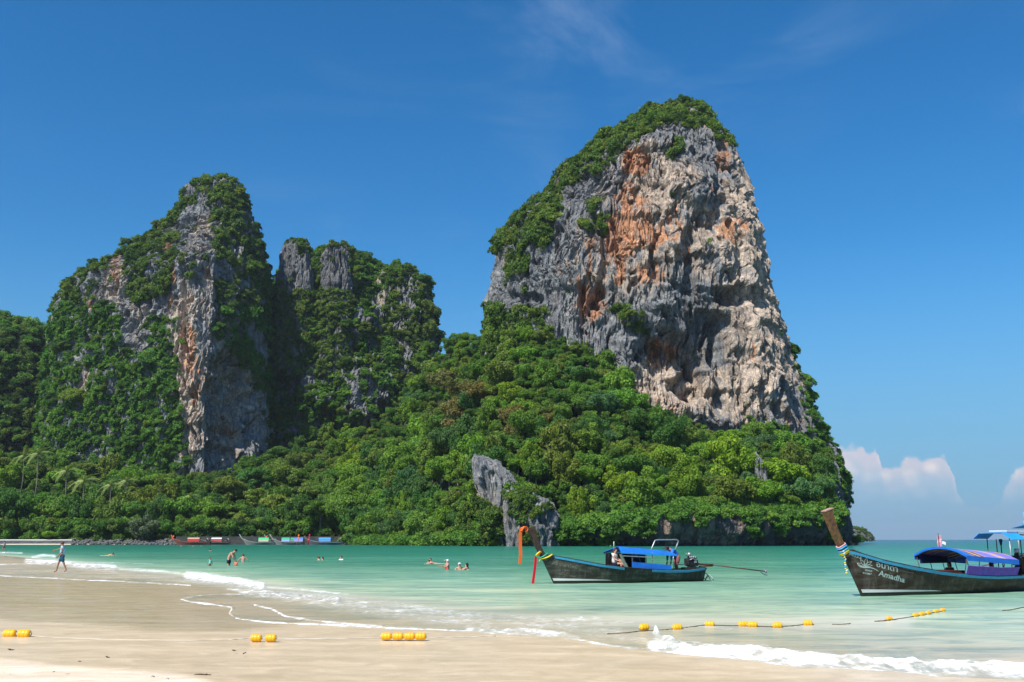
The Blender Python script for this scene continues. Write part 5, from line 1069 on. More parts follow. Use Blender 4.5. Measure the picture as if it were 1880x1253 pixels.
D1.text('thai_name_lettering', 'จ.ศรี รวมทรัพย์', 1008, 1035, 52, 9.5, 7.0, M_LETTER2, 0.0, bold=0.01)
D1.text('number_lettering', '092', 1036, 1048.5, 10, 1.6, 2.6, M_LETTER2); D1.text('number_lettering', '84 797', 1032, 1052.8, 14, 2.2, 2.8, M_LETTER2)
D1.text('faded_lettering', 'กลุ่มเรือหางยาว อ่าวไร่เลย์', 1024, 1054.5, 32, 5.4, 2.8, M_LETTER2)
# roof
e0 = L1(1107, 1013.5, 0.80); e1 = L1(1243, 1019.0, -0.74); x0r, x1r, ze0, ze1 = e0.x, e1.x, e0.z, e1.z
zr0, zr1 = ze0 + 0.24, ze1 + 0.16
mb = MB()
mb.strip([(x0r, -0.80, ze0), (x1r, -0.74, ze1)], [(x0r + 0.32, 0, zr0), (x1r, 0, zr1)], 0.02).strip([(x0r + 0.32, 0, zr0), (x1r, 0, zr1)], [(x0r, 0.80, ze0), (x1r, 0.74, ze1)], 0.02)
roof1 = mb.build('roof', M_BLUE, b1)
MB().strip([(x0r, -0.81, ze0 + 0.01), (x1r, -0.75, ze1 + 0.01)], [(x0r, -0.81, ze0 - 0.05), (x1r, -0.75, ze1 - 0.05)], -0.012).build('valance', M_SKYB, roof1)
MB().strip([(x0r + 0.02, -0.8, ze0 - 0.01), (x0r + 0.33, 0, zr0 - 0.03), (x0r + 0.02, 0.8, ze0 - 0.01)], [(x0r + 0.05, -0.8, ze0 - 0.09), (x0r + 0.36, 0, zr0 - 0.12), (x0r + 0.05, 0.8, ze0 - 0.09)], 0.02).build('roof_front_hem', M_NAVY, roof1)
MB().strip([(x0r + 0.1, -0.76, ze0 - 0.13), (x0r + 1.65, -0.76, ze0 - 0.20)], [(x0r + 0.1, -0.76, ze0 - 0.17), (x0r + 1.65, -0.76, ze0 - 0.24)], 0.03).build('grab_rail', M_STEEL, b1)
for (px_, y_, m_) in ((1112, -0.7, M_BLACK), (1160.5, -0.7, M_STEEL), (1198, -0.7, M_STEEL), (1186, 0.6, M_BLACK), (1236, 0.6, M_STEEL), (1118, 0.6, M_BLACK)):
    a = L1(px_, 1020, y_); u = a.x / H1.L; MB().tube([(a.x, y_, H1.sheer(u)), (a.x, y_, np.interp(a.x, [x0r, x1r], [ze0, ze1]) + 0.03)], 0.016, 6).build('roof_post', m_, b1)
c0 = L1(1112, 1024, 0.62).x; c1 = L1(1184, 1024, 0.62).x
MB().strip([(c0, 0.62, ze0 - 0.05), (c1, 0.60, ze0 - 0.08)], [(c0, 0.62, 0.42), (c1, 0.60, 0.40)], 0.02).build('far_side_curtain', M_BLACK, b1)
MB().strip([(c0 + 0.0, -0.60, ze0 - 0.08), (c0 + 0.08, -0.66, 0.9), (c0 + 0.22, -0.7, 0.62)], [(c0 + 0.16, -0.60, ze0 - 0.08), (c0 + 0.26, -0.66, 0.9), (c0 + 0.38, -0.7, 0.62)], 0.015).build('gathered_curtain', paint('grey_green_canvas', (0.16, 0.2, 0.16), 0.8), b1)
s0 = L1(1160.5, 1032, -0.72); s1 = L1(1233, 1038, -0.72)
MB().strip([(s0.x, -0.73, s0.z), (s1.x, -0.70, s1.z)], [(s0.x, -0.73, H1.sheer(s0.x / H1.L) + 0.03), (s1.x, -0.70, H1.sheer(s1.x / H1.L) + 0.03)], -0.02).build('side_board', M_BLUE, b1)
MB().tube([L1(1127, 1008, 0), L1(1127, 994.5, 0)], 0.014, 6).build('mast', M_WHITE, b1)
MB().tube([L1(1194, 1013.5, 0), L1(1197, 1006, 0), L1(1202.5, 992.8, 0), L1(1207, 991.6, 0), L1(1242, 991.2, 0), L1(1245.5, 993.5, 0), L1(1243, 1001, 0), L1(1237, 1015, 0)], 0.03, 8).build('roll_bar', M_STEEL, b1)
MB().tube([L1(1187, 1011, 0), L1(1202, 1013.5, 0)], 0.03, 6).build('roof_batten', paint('pale_blue_paint', (0.3, 0.55, 0.75), 0.5), b1)
en = L1(1270, 1036, 0); tip = L1(1406, 1049.5, 0); blk1 = engine(b1, en.x, en.z - 0.12, tip.x - en.x, tip.z - (en.z - 0.12) - 0.14, 1.0)
MB().box((en.x + 0.1, 0, H1.sheer(0.97) - 0.02), (0.9, 0.7, 0.10), bev=0.02).build('engine_bed', M_BLACK, b1)
MB().tube([L1(x, y, -0.1) for x, y in ((1288, 1052), (1296, 1053), (1303, 1057), (1308, 1062), (1310, 1066))], 0.03, 8).build('rudder_hoop', M_WHITE, b1)
MB().tube([L1(1288, 1056, -0.1), L1(1294, 1064, -0.1), L1(1301, 1058, -0.1), L1(1304, 1065, -0.1)], 0.018, 6).tube([L1(1299, 1056, -0.1), L1(1295, 1066, -0.1)], 0.02, 6).build('rudder_bracket', M_BLACK, b1)
# prow sashes
for pts, w_, m_, nm in (([(955.5, 975), (960, 968), (965, 967), (968, 972), (966, 976)], 0.24, M_ORANGE, 'orange_sash_wrap'), ([(957.5, 972), (955.5, 980), (955.5, 1000), (956, 1020), (954.6, 1036)], 0.135, M_ORANGE, 'orange_sash'), ([(984, 1021), (983.5, 1030), (982, 1045), (980, 1060), (978.5, 1071.5)], 0.11, M_RED, 'red_sash')):
    q_ = [L1(x, y, -0.10) for x, y in pts]; ribbon(nm, q_, w_, m_, b1, 0.02, (1, 0, 0) if 'wrap' not in nm else (0, 1, 0))
MB().tube([L1(956, 974, 0.09), L1(957, 971, -0.1), L1(962, 968.5, -0.12), L1(967, 969.5, -0.1), L1(966, 973, 0.09)], 0.05, 7).build('sash_knot', M_ORANGE, b1)
MB().tube([L1(1014, 1018.5, -0.2), L1(1006, 1023, -0.18), L1(998, 1025.5, -0.13), L1(991, 1026.5, -0.09), L1(990.5, 1032, -0.09)], 0.035, 7, flat=0.6).build('yellow_ribbon', M_YEL, b1)
MB().tube([L1(1006, 1016, -0.2), L1(997, 1022, -0.15), L1(990, 1025.5, -0.1), L1(984, 1021, -0.1)], 0.028, 7, flat=0.6).build('green_ribbon', M_GRN, b1)
MB().tube([L1(992, 1013, -0.1), L1(988, 1016, -0.12), L1(984.5, 1019.5, -0.1), L1(985, 1021, 0.08)], 0.035, 7).build('yellow_ribbon', M_YEL, b1)
MB().tube([L1(994, 1014, -0.09), L1(990, 1018, -0.12), L1(986, 1021, -0.1)], 0.024, 6).build('orange_ribbon', M_ORANGE, b1)

# ------------------------------------------------------------------ longtail behind the lettered boat: only its stern shade shows
H3 = Hull(9.0, 0.9, [(0, 1.5), (0.1, 1.1), (0.3, 0.75), (0.6, 0.55), (0.9, 0.62), (1, 0.75)], rake=0.55)
p3 = A(2262, 1020, 45.0); p3.z = 0
b3, hull3 = longtail('longtail_boat', 'longtail boat mostly hidden behind the lettered one, its bright blue stern shade raised on posts', H3, p3, R(176), M_HULL2, M_LBLUE, 1.3, M_PROWD, stripe=False)
sa = MB().strip([(6.0, 0.9, 2.12), (9.0, 0.9, 2.12)], [(6.0, 0.5, 2.42), (9.0, 0.5, 2.42)], 0.02).strip([(6.0, 0.5, 2.42), (9.0, 0.5, 2.42)], [(6.0, -0.8, 2.30), (9.0, -0.8, 2.30)], 0.02).build('sun_shade', M_SKYB, b3)
for x in (6.1, 7.5, 8.8):
    for y in (-0.7, 0.7): MB().tube([(x, y, 0.6), (x, y, 2.2)], 0.02, 6).build('shade_post', M_STEEL, b3)
MB().tube([(8.75, 0, 2.4), (8.75, 0, 3.02)], 0.02, 6).ball((8.75, 0, 2.5), (0.09, 0.09, 0.16), 1).build('mast', M_LBLUE, b3); ribbon('flag', [(7.75, 0, 2.4), (7.70, 0, 2.75)], 0.1, M_PINK, b3, 0.01, (1, 0, 0.2)); ribbon('flag', [(6.9, 0, 2.5), (6.95, 0, 2.95), (6.8, 0, 3.25)], 0.4, paint('pale_green_cloth', (0.35, 0.7, 0.5), 0.7), b3, 0.01, (1, 0, 0))
engine(b3, 8.6, 0.8, 2.6, -0.4)

# ------------------------------------------------------------------ boats moored under the far trees
def far_boat(label, px0, px1, d, flip, hullc, railc, roofs, prowc, garland=None, prow_h=1.5):
    L_ = (px1 - px0) / FPX * d; Hf = Hull(L_, 1.15, [(0, 2.1), (0.06, 1.75), (0.16, 1.25), (0.32, 0.9), (0.55, 0.75), (0.85, 0.8), (1, 1.05)], rake=0.75)
    loc = Vector(((px0 - CX) / FPX * d, d, 0)); b, h = longtail('longtail_boat', label, Hf, loc, R(rt.uniform(-4, 4)), paint('hull_' + label[:14].replace(' ', '_'), hullc, 0.7, 0.25), paint('rail_' + label[:14].replace(' ', '_'), railc, 0.6), prow_h, paint('prow_' + label[:14].replace(' ', '_'), prowc, 0.7), 0.28, nu=24, group='longtail boats moored under the far trees', stripe=False, detail=False)
    for i, (a, c, rc, sc_) in enumerate(roofs):
        x0, x1 = (a - px0) / FPX * d, (c - px0) / FPX * d; rm = paint('roof_%d_%d' % (int(a), i), rc, 0.6); sm = paint('cabin_%d_%d' % (int(a), i), sc_, 0.7)
        ro = MB().strip([(x0 - .1, -1.1, 2.05), (x1 + .1, -1.1, 2.05)], [(x0, -0.6, 2.45), (x1, -0.6, 2.45)], 0.06).strip([(x0, -0.6, 2.45), (x1, -0.6, 2.45)], [(x0, 0.6, 2.45), (x1, 0.6, 2.45)], 0.06).strip([(x0, 0.6, 2.45), (x1, 0.6, 2.45)], [(x0 - .1, 1.1, 2.05), (x1 + .1, 1.1, 2.05)], 0.06).build('roof', rm, b)
        MB().strip([(x0, -1.05, 1.95), (x1, -1.05, 1.95)], [(x0, -1.05, 1.1), (x1, -1.05, 1.1)], 0.04).build('side_curtain', sm, b)
        for xx in (x0 + 0.1, (x0 + x1) / 2, x1 - 0.1):
            for y in (-1.0, 1.0): MB().tube([(xx, y, 0.8), (xx, y, 2.1)], 0.04, 5).build('roof_post', M_STEEL, b)
    e = engine(b, L_ * 0.93, 1.15, 4.2, -0.5); e.scale = (1.9, 1.9, 1.9)
    if garland:
        z = 2.1; MB().ball((-0.75 * z * 1.0 + 0.1, -0.05, z + 0.7), (0.34, 0.3, 0.42), 1).tube([(-1.9, -0.2, 2.5), (-1.8, -0.25, 1.2)], 0.12, 6).build('garland', garland, b)
    return b
FB = 350.0
far_boat('red-prowed longtail with a red cabin, leftmost under the far trees', 338, 398, FB, 0, (0.16, 0.06, 0.045), (0.30, 0.10, 0.07), [(358, 379, (0.55, 0.33, 0.22), (0.55, 0.05, 0.05))], (0.62, 0.16, 0.10), M_ORANGE)
far_boat('dark moored longtail with a white roof over a red band, beside the red-prowed one', 384, 433, FB + 8, 0, (0.07, 0.06, 0.055), (0.3, 0.2, 0.18), [(400, 418, (0.72, 0.70, 0.66), (0.55, 0.10, 0.10))], (0.18, 0.12, 0.10), None, 1.2)
far_boat('grey longtail with a pale curved prow and bright green roof', 462, 513, FB, 0, (0.20, 0.21, 0.19), (0.33, 0.36, 0.33), [(485, 503, (0.04, 0.55, 0.20), (0.55, 0.60, 0.40))], (0.36, 0.42, 0.38), None, 1.7)
far_boat('grey moored longtail with a green and a lilac roof', 517, 566, FB - 4, 0, (0.21, 0.21, 0.20), (0.34, 0.33, 0.31), [(526, 540, (0.04, 0.45, 0.22), (0.35, 0.50, 0.75)), (548, 564, (0.10, 0.22, 0.55), (0.35, 0.38, 0.70))], (0.42, 0.38, 0.34), None, 1.7)
far_boat('longtail tucked behind the grey pair, with an orange garland', 506, 556, FB + 12, 0, (0.12, 0.15, 0.13), (0.25, 0.3, 0.28), [(536, 552, (0.05, 0.4, 0.2), (0.2, 0.3, 0.3))], (0.25, 0.36, 0.33), M_ORANGE, 1.6)
far_boat('dark longtail with a bright blue roof, rightmost of the moored boats', 577, 636, FB + 2, 0, (0.10, 0.10, 0.12), (0.20, 0.35, 0.45), [(593, 614, (0.07, 0.32, 0.75), (0.15, 0.35, 0.70))], (0.22, 0.2, 0.2), None, 1.1)
for px_, py_, m_ in ((546, 988, M_ORANGE), (566, 987.5, M_RED)):
    o = MB().tube([(0, 0, -2.3), (0.4, 0, 0.5)], 0.16, 6).ball((0.45, 0, 0.7), (0.35, 0.3, 0.5), 1).build('garlanded_post', m_, loc=A(px_, py_, FB - 9)); tag(o, ('orange' if m_ is M_ORANGE else 'red') + ' cloth-wrapped mooring post standing among the far boats', 'post')

# ------------------------------------------------------------------ people
M_SKIN = simple('fair_skin', (0.52, 0.29, 0.20), 0.55, 0.3, 0, 0.06); M_SKINT = simple('tanned_skin', (0.33, 0.16, 0.10), 0.55, 0.3, 0, 0.06)  # two even skin tones, fair and tanned
M_HAIR = paint('dark_hair', (0.02, 0.013, 0.01), 0.6); M_BROWNH = paint('brown_hair', (0.09, 0.04, 0.02), 0.6)
m, t = material('light_blue_patterned_shirt'); tc = t.node('ShaderNodeTexCoord'); principled(t, t.ramp(t.noise(tc.outputs['Object'], 9, 3), [(0.42, (0.18, 0.46, 0.58)), (0.52, (0.55, 0.78, 0.82)), (0.6, (0.10, 0.33, 0.48))]), 0.8, 0.1); M_SHIRT = m
M_SHORT = paint('teal_shorts', (0.012, 0.07, 0.13), 0.8); M_NSH = paint('navy_shorts', (0.01, 0.012, 0.035), 0.8); M_BSH = paint('bright_blue_shirt', (0.04, 0.17, 0.65), 0.7, 0.2)
def skin_obj(name, verts, edges, radii, mat, parent, lvl=2):
    me = bpy.data.meshes.new(name); me.from_pydata([tuple(v) for v in verts], edges, []); me.update(); o = link(name, me, mat, parent)
    o.modifiers.new('skin', 'SKIN'); sv = me.skin_vertices[0].data
    for i, r_ in enumerate(radii): sv[i].radius = r_ if hasattr(r_, '__len__') else (r_, r_)
    sv[0].use_root = True; ms = o.modifiers.new('sub', 'SUBSURF'); ms.levels = ms.render_levels = lvl
    for md in o.modifiers:
        if md.type == 'SKIN': md.use_smooth_shade = True
    dg = bpy.context.evaluated_depsgraph_get(); m2 = bpy.data.meshes.new_from_object(o.evaluated_get(dg)); o.modifiers.clear(); old = o.data; o.data = m2
    if not m2.materials: m2.materials.append(mat)
    return o
def J(**kw):
    j = dict(pelvis=(0, 0, .93), spine=(0, 0, 1.10), chest=(0, 0, 1.30), neck=(0, 0, 1.46), head=(.015, 0, 1.585), top=(0, 0, 1.66),
             shL=(0, .17, 1.40), elL=(-.02, .24, 1.12), wrL=(.04, .25, .88), haL=(.06, .25, .79), shR=(0, -.17, 1.40), elR=(-.02, -.24, 1.12), wrR=(.04, -.25, .88), haR=(.06, -.25, .79),
             hiL=(0, .09, .90), knL=(.02, .10, .49), anL=(0, .10, .08), toL=(.15, .11, .03), hiR=(0, -.09, .90), knR=(.02, -.10, .49), anR=(0, -.10, .08), toR=(.15, -.11, .03), face=(1, 0, 0))
    j.update(kw); return {k: Vector(v) for k, v in j.items()}
def person(label, j, loc, rz, s=1.0, skin=None, hair=None, shirt=None, shorts=None, suit=None, cap=None, sleeve=0.5, hairlen=0.0, group=None, leglen=0.6, hands=True):
    skin = skin or M_SKIN; hair = hair or M_HAIR; root = thing('person', label, 'person', loc, rz, group); root.scale = (s, s, s)
    V = []; E = []; Rd = []
    def add(p, r_, prev=None):
        V.append(Vector(p)); Rd.append(r_); i = len(V) - 1
        if prev is not None: E.append((prev, i))
        return i
    pe = add(j['pelvis'], (.135, .11)); spn = add(j['spine'], (.125, .10), pe); ch = add(j['chest'], (.145, .11), spn); nk = add(j['neck'], (.055, .055), ch)
    f = j['face'].normalized(); hd = add(j['head'], (.088, .098), nk); tp = add(j['top'], (.07, .075), hd); add(j['head'] + f * 0.108 + Vector((0, 0, -.012)), (.014, .014), hd)
    for sd_ in ('L', 'R'):
        sh = add(j['sh' + sd_], (.058, .055), ch); el_ = add(j['el' + sd_], (.042, .042), sh); wr = add(j['wr' + sd_], (.028, .024), el_); ha = add(j['ha' + sd_], (.036, .016), wr)
        if hands:
            d = (j['ha' + sd_] - j['wr' + sd_]).normalized(); up = d.cross(Vector((0, 1, 0))) if abs(d.y) < 0.9 else Vector((0, 0, 1)); up.normalize()
            for k, (o_, ln) in enumerate(((-.03, .06), (-.011, .075), (.011, .082), (.03, .072))):
                b_ = j['ha' + sd_] + d * .03 + up * o_; a1 = add(b_, (.010, .009), ha); a2 = add(b_ + d * ln * .55 + Vector((0, .004, -.006)), (.009, .008), a1); add(b_ + d * ln + Vector((0, .004, -.018)), (.007, .007), a2)
            a1 = add(j['ha' + sd_] - up * .045 + d * .0, (.012, .011), ha); add(j['ha' + sd_] - up * .062 + d * .035, (.009, .009), a1)
        hi = add(j['hi' + sd_], (.088, .088), pe); kn = add(j['kn' + sd_], (.058, .058), hi); an = add(j['an' + sd_], (.036, .036), kn); add(j['to' + sd_], (.036, .024), an)
    body = skin_obj('body', V, E, Rd, skin, root)
    h = j['head']; up = (j['top'] - j['neck']).normalized()
    hb = MB(); hb.ball(h + up * 0.040 - f * 0.030, (.093, .094, .086), 2)
    if hairlen: hb.ball(h - f * .055 - up * hairlen * .45, (.065, .095, .07 + hairlen * .5), 2)
    if cap: hb.box(h + up * 0.07 + f * 0.13, (.13, .14, .014), (0, 0.15, math.atan2(f.y, f.x)))
    hb.build('cap' if cap else 'hair', cap or hair, root)
    side = up.cross(f).normalized()
    for q in (-1, 1):
        MB().ball(h + f * .092 + side * .032 * q + up * .008, .011, 1).build('eye', M_BLACK, root)
    MB().tube([h + f * .093 - up * .055 - side * .022, h + f * .099 - up * .057, h + f * .093 - up * .055 + side * .022], .006, 5).build('mouth', paint('lip', (0.35, 0.10, 0.08), 0.5), root)
    if shirt:
        v = [j['pelvis'] + Vector((0, 0, .0)), j['spine'], j['chest'], j['chest'].lerp(j['neck'], .62), j['shL'], j['shL'].lerp(j['elL'], sleeve), j['shR'], j['shR'].lerp(j['elR'], sleeve)]
        e = [(0, 1), (1, 2), (2, 3), (2, 4), (4, 5), (2, 6), (6, 7)]; r_ = [(.18, .17), (.165, .15), (.175, .145), (.09, .08), (.088, .08), (.068, .066), (.088, .08), (.068, .066)]
        if sleeve > .95:
            v += [j['wrL'], j['wrR']]; e += [(5, 8), (7, 9)]; r_ += [(.045, .042)] * 2
        skin_obj('shirt', v, e, r_, shirt, root)
    if shorts:
        q = leglen; v = [j['pelvis'] + Vector((0, 0, .06)), j['pelvis'], j['hiL'] - Vector((0, 0, .04)), j['hiL'].lerp(j['knL'], q), j['hiR'] - Vector((0, 0, .04)), j['hiR'].lerp(j['knR'], q)]
        skin_obj('shorts', v, [(0, 1), (1, 2), (2, 3), (1, 4), (4, 5)], [(.15, .125), (.155, .135), (.115, .115), (.098, .098), (.115, .115), (.098, .098)], shorts, root)
    if suit:
        skin_obj('swimsuit', [j['pelvis'], j['spine'], j['chest'], j['chest'].lerp(j['neck'], .35)], [(0, 1), (1, 2), (2, 3)], [(.155, .13), (.142, .118), (.160, .125), (.13, .09)], suit, root)
    return root
# walking boy at the water's edge: strides left, one arm reaching forward
jw = J(pelvis=(0, 0, .90), spine=(.0, 0, 1.07), chest=(.01, 0, 1.27), neck=(.03, 0, 1.42), head=(.07, 0, 1.54), top=(.06, 0, 1.62), shL=(.02, .16, 1.37), elL=(-.03, .20, 1.12), wrL=(.13, .20, .93), haL=(.18, .20, .86),
       shR=(.03, -.15, 1.36), elR=(.24, -.18, 1.25), wrR=(.42, -.17, 1.21), haR=(.50, -.17, 1.19), hiL=(0, .09, .87), knL=(-.13, .10, .50), anL=(-.30, .10, .14), toL=(-.20, .11, .04), hiR=(0, -.09, .87), knR=(.20, -.10, .53), anR=(.28, -.10, .09), toR=(.42, -.10, .03))
person('boy in a light blue shirt and teal shorts walking along the water\'s edge', jw, G(112, 1051.5), R(186), 1.02, M_SKINT, M_BROWNH, M_SHIRT, M_SHORT, sleeve=.55, leglen=.85)
# man bending over a toddler in the shallows
jb = J(pelvis=(0, 0, .88), spine=(.03, 0, 1.06), chest=(.17, 0, 1.25), neck=(.33, 0, 1.36), head=(.45, 0, 1.42), top=(.49, 0, 1.50), shL=(.22, .17, 1.30), elL=(.33, .20, 1.03), wrL=(.38, .12, .80), haL=(.42, .10, .73), shR=(.22, -.17, 1.30), elR=(.35, -.18, 1.02), wrR=(.40, -.10, .80), haR=(.44, -.08, .72), face=(.8, 0, -.6))
person('shirtless man in navy shorts bending over a toddler in the shallows', jb, G(419.5, 1039, 0) + Vector((0, 0, -.52)), R(-8), 1.08, M_SKIN, M_HAIR, shorts=M_NSH, leglen=.75)
jc = J()
person('toddler in an orange life vest held up by the bending man', jc, G(433, 1039.5) + Vector((0, 0, -.48)), R(100), .50, M_SKIN, M_BROWNH, shirt=paint('orange_vest', (0.80, 0.20, 0.12), 0.7), sleeve=.1)
jv = J(elL=(.02, .36, 1.20), wrL=(.10, .40, .98), haL=(.12, .40, .9), elR=(.02, -.36, 1.20), wrR=(.10, -.40, .98), haR=(.12, -.40, .9), head=(.03, 0, 1.56), top=(.03, 0, 1.63))
person('bare-backed bather waist deep just right of the bending man', jv, G(446, 1032) + Vector((0, 0, -1.12)), R(95), 1.05, M_SKIN, M_BROWNH)
person('small child in a mint green shirt standing in the shallows', J(), G(385, 1040) + Vector((0, 0, -.45)), R(-60), .62, M_SKINT, M_BROWNH, shirt=paint('mint_shirt', (0.20, 0.60, 0.45), 0.7), sleeve=.6)
person('distant walker in a blue shirt at the left end of the surf', jw, G(7, 1016), R(200), 1.0, M_SKINT, M_HAIR, paint('slate_blue_shirt', (0.12, 0.30, 0.42), 0.8), M_SHORT)
js = J(elL=(.12, .30, 1.26), wrL=(.32, .26, 1.30), haL=(.40, .25, 1.31), elR=(.12, -.30, 1.26), wrR=(.32, -.26, 1.30), haR=(.40, -.25, 1.31))
for px_, py_, up_m, rz_, lb, kw in ((585, 1029, .33, 40, 'pale bather facing a companion, left of a pair in the open water', dict(hair=M_BROWNH)), (592, 1029, .30, 200, 'dark-haired bather with back turned, right of a close pair in the open water', dict(hairlen=.18)), (626.5, 1028.5, .34, 240, 'lone bather in a white top between the moored boats and the near longtail', dict(shirt=M_WHITE)),
        (790, 1035, .40, 250, 'pale bather at the left of the swimming group left of the near longtail', dict(hair=M_HAIR)), (821, 1046.5, .62, 200, 'bather in a white cap and red swimsuit in the swimming group', dict(suit=M_RED, cap=M_WHITE)), (843.5, 1046.5, .42, 280, 'bather in a white hat between two others of the swimming group', dict(cap=M_WHITE)),
        (857, 1047, .42, 150, 'dark-haired bather in a yellow swimsuit, rightmost of the swimming group', dict(suit=M_YEL, hairlen=.12)), (386, 1012, .34, 90, 'dark head of a swimmer just beyond the bending man', dict(hairlen=.1)), (354.5, 1003.5, .36, 60, 'dark head of a far swimmer in front of the red-prowed boat', dict()), (369, 1003.3, .36, 10, 'tiny far swimmer in front of the red-prowed boat\'s stern', dict()), (332.5, 1004.5, .60, 60, 'sunburnt far bather standing by the prow of the red-prowed boat', dict(skin=M_SKINT))):
    person(lb, js, G(px_, py_) + Vector((0, 0, -(1.70 - up_m))), R(rz_), 1.0, **kw)
jl = J(pelvis=(0, 0, 0.02), spine=(.18, 0, .03), chest=(.36, 0, .08), neck=(.50, 0, .16), head=(.60, 0, .24), top=(.62, 0, .31), shL=(.42, .17, .10), elL=(.66, .22, .02), wrL=(.84, .18, .0), haL=(.92, .18, 0), shR=(.42, -.17, .10), elR=(.66, -.22, .02), wrR=(.84, -.18, .0), haR=(.92, -.18, 0),
       hiL=(-.05, .09, .01), knL=(-.45, .10, .0), anL=(-.80, .10, .02), toL=(-.9, .1, .04), hiR=(-.05, -.09, .01), knR=(-.45, -.10, .0), anR=(-.80, -.10, .02), toR=(-.9, -.1, .04))
person('swimmer stretched out on the surface right of the walking boy', jl, G(198, 1021), R(-5), 1.0, M_SKIN, M_HAIR, shirt=None, suit=M_YEL)
person('bather floating on the back with knees out of the water in the swimming group', jl, G(801, 1036), R(185), .9, M_SKIN, M_BROWNH)
# aboard the middle longtail
def aboard(px, py, y): v = L1(px, py, y); return (Matrix.Translation(b1.location) @ Matrix.Rotation(b1.rotation_euler.z, 4, 'Z')) @ v
jm = J(pelvis=(0, 0, .84), spine=(.13, 0, .98), chest=(.29, 0, 1.10), neck=(.42, 0, 1.17), head=(.53, 0, 1.20), top=(.56, 0, 1.28), shL=(.34, .17, 1.12), elL=(.42, .20, .88), wrL=(.44, .18, .66), haL=(.46, .18, .58), shR=(.34, -.17, 1.12), elR=(.40, -.20, .86), wrR=(.43, -.18, .64), haR=(.45, -.18, .56), hiL=(0, .10, .82), hiR=(0, -.10, .82), knL=(.10, .10, .46), knR=(.06, -.10, .45), face=(.95, 0, -.3))
pm = aboard(1244, 1047, 0.0); pm.z -= 0.20
person('boatman in a blue shirt and dark cap bent forward in the middle longtail', jm, pm, math.pi + ang1, .94, M_SKINT, M_HAIR, M_BSH, paint('faded_maroon_shorts', (0.22, 0.09, 0.09), 0.8), cap=paint('dark_cap', (0.03, 0.015, 0.02), 0.7), sleeve=1.0, leglen=.9)
jsit = J(pelvis=(0, 0, .45), spine=(.0, 0, .62), chest=(.01, 0, .82), neck=(.02, 0, .97), head=(.04, 0, 1.09), top=(.03, 0, 1.17), shL=(0, .16, .91), elL=(.10, .20, .66), wrL=(.30, .16, .60), haL=(.38, .15, .58), shR=(0, -.16, .91), elR=(.10, -.20, .66), wrR=(.30, -.16, .60), haR=(.38, -.15, .58), hiL=(.02, .09, .43), hiR=(.02, -.09, .43), knL=(.42, .10, .46), knR=(.42, -.10, .46), anL=(.44, .10, .08), anR=(.44, -.10, .08), toL=(.58, .1, .03), toR=(.58, -.1, .03))
pw_ = aboard(1129, 1046, 0.05); pw_.z -= 0.13
person('long-haired passenger in a white top seated under the front of the blue roof', jsit, pw_, -0.6, .84, M_SKIN, M_BROWNH, M_WHITE, M_NSH, hairlen=.28)
pk = aboard(1168, 1046, 0.15); pk.z -= 0.10
person('orange-haired child passenger peeping over the blue side board', jsit, pk, -1.4, .74, M_SKINT, paint('ginger_hair', (0.35, 0.12, 0.03), 0.7), M_NAVY, M_NSH)
def on2(x, y, z): return (Matrix.Translation(b2.location) @ Matrix.Rotation(b2.rotation_euler.z, 4, 'Z')) @ Vector((x, y, z))
person('dark-clothed passenger crouched under the arched roof of the lettered boat', jsit, on2(4.75, 0.25, 0.10), ang2 + math.pi, .78, M_SKINT, M_HAIR, M_BLACK, M_NSH, hairlen=.1)
person('passenger with black hair sitting behind the purple side board', jsit, on2(6.35, -0.25, 0.08), ang2 + 1.2, .80, M_SKINT, M_HAIR, M_BLACK, M_NSH, hairlen=.2)

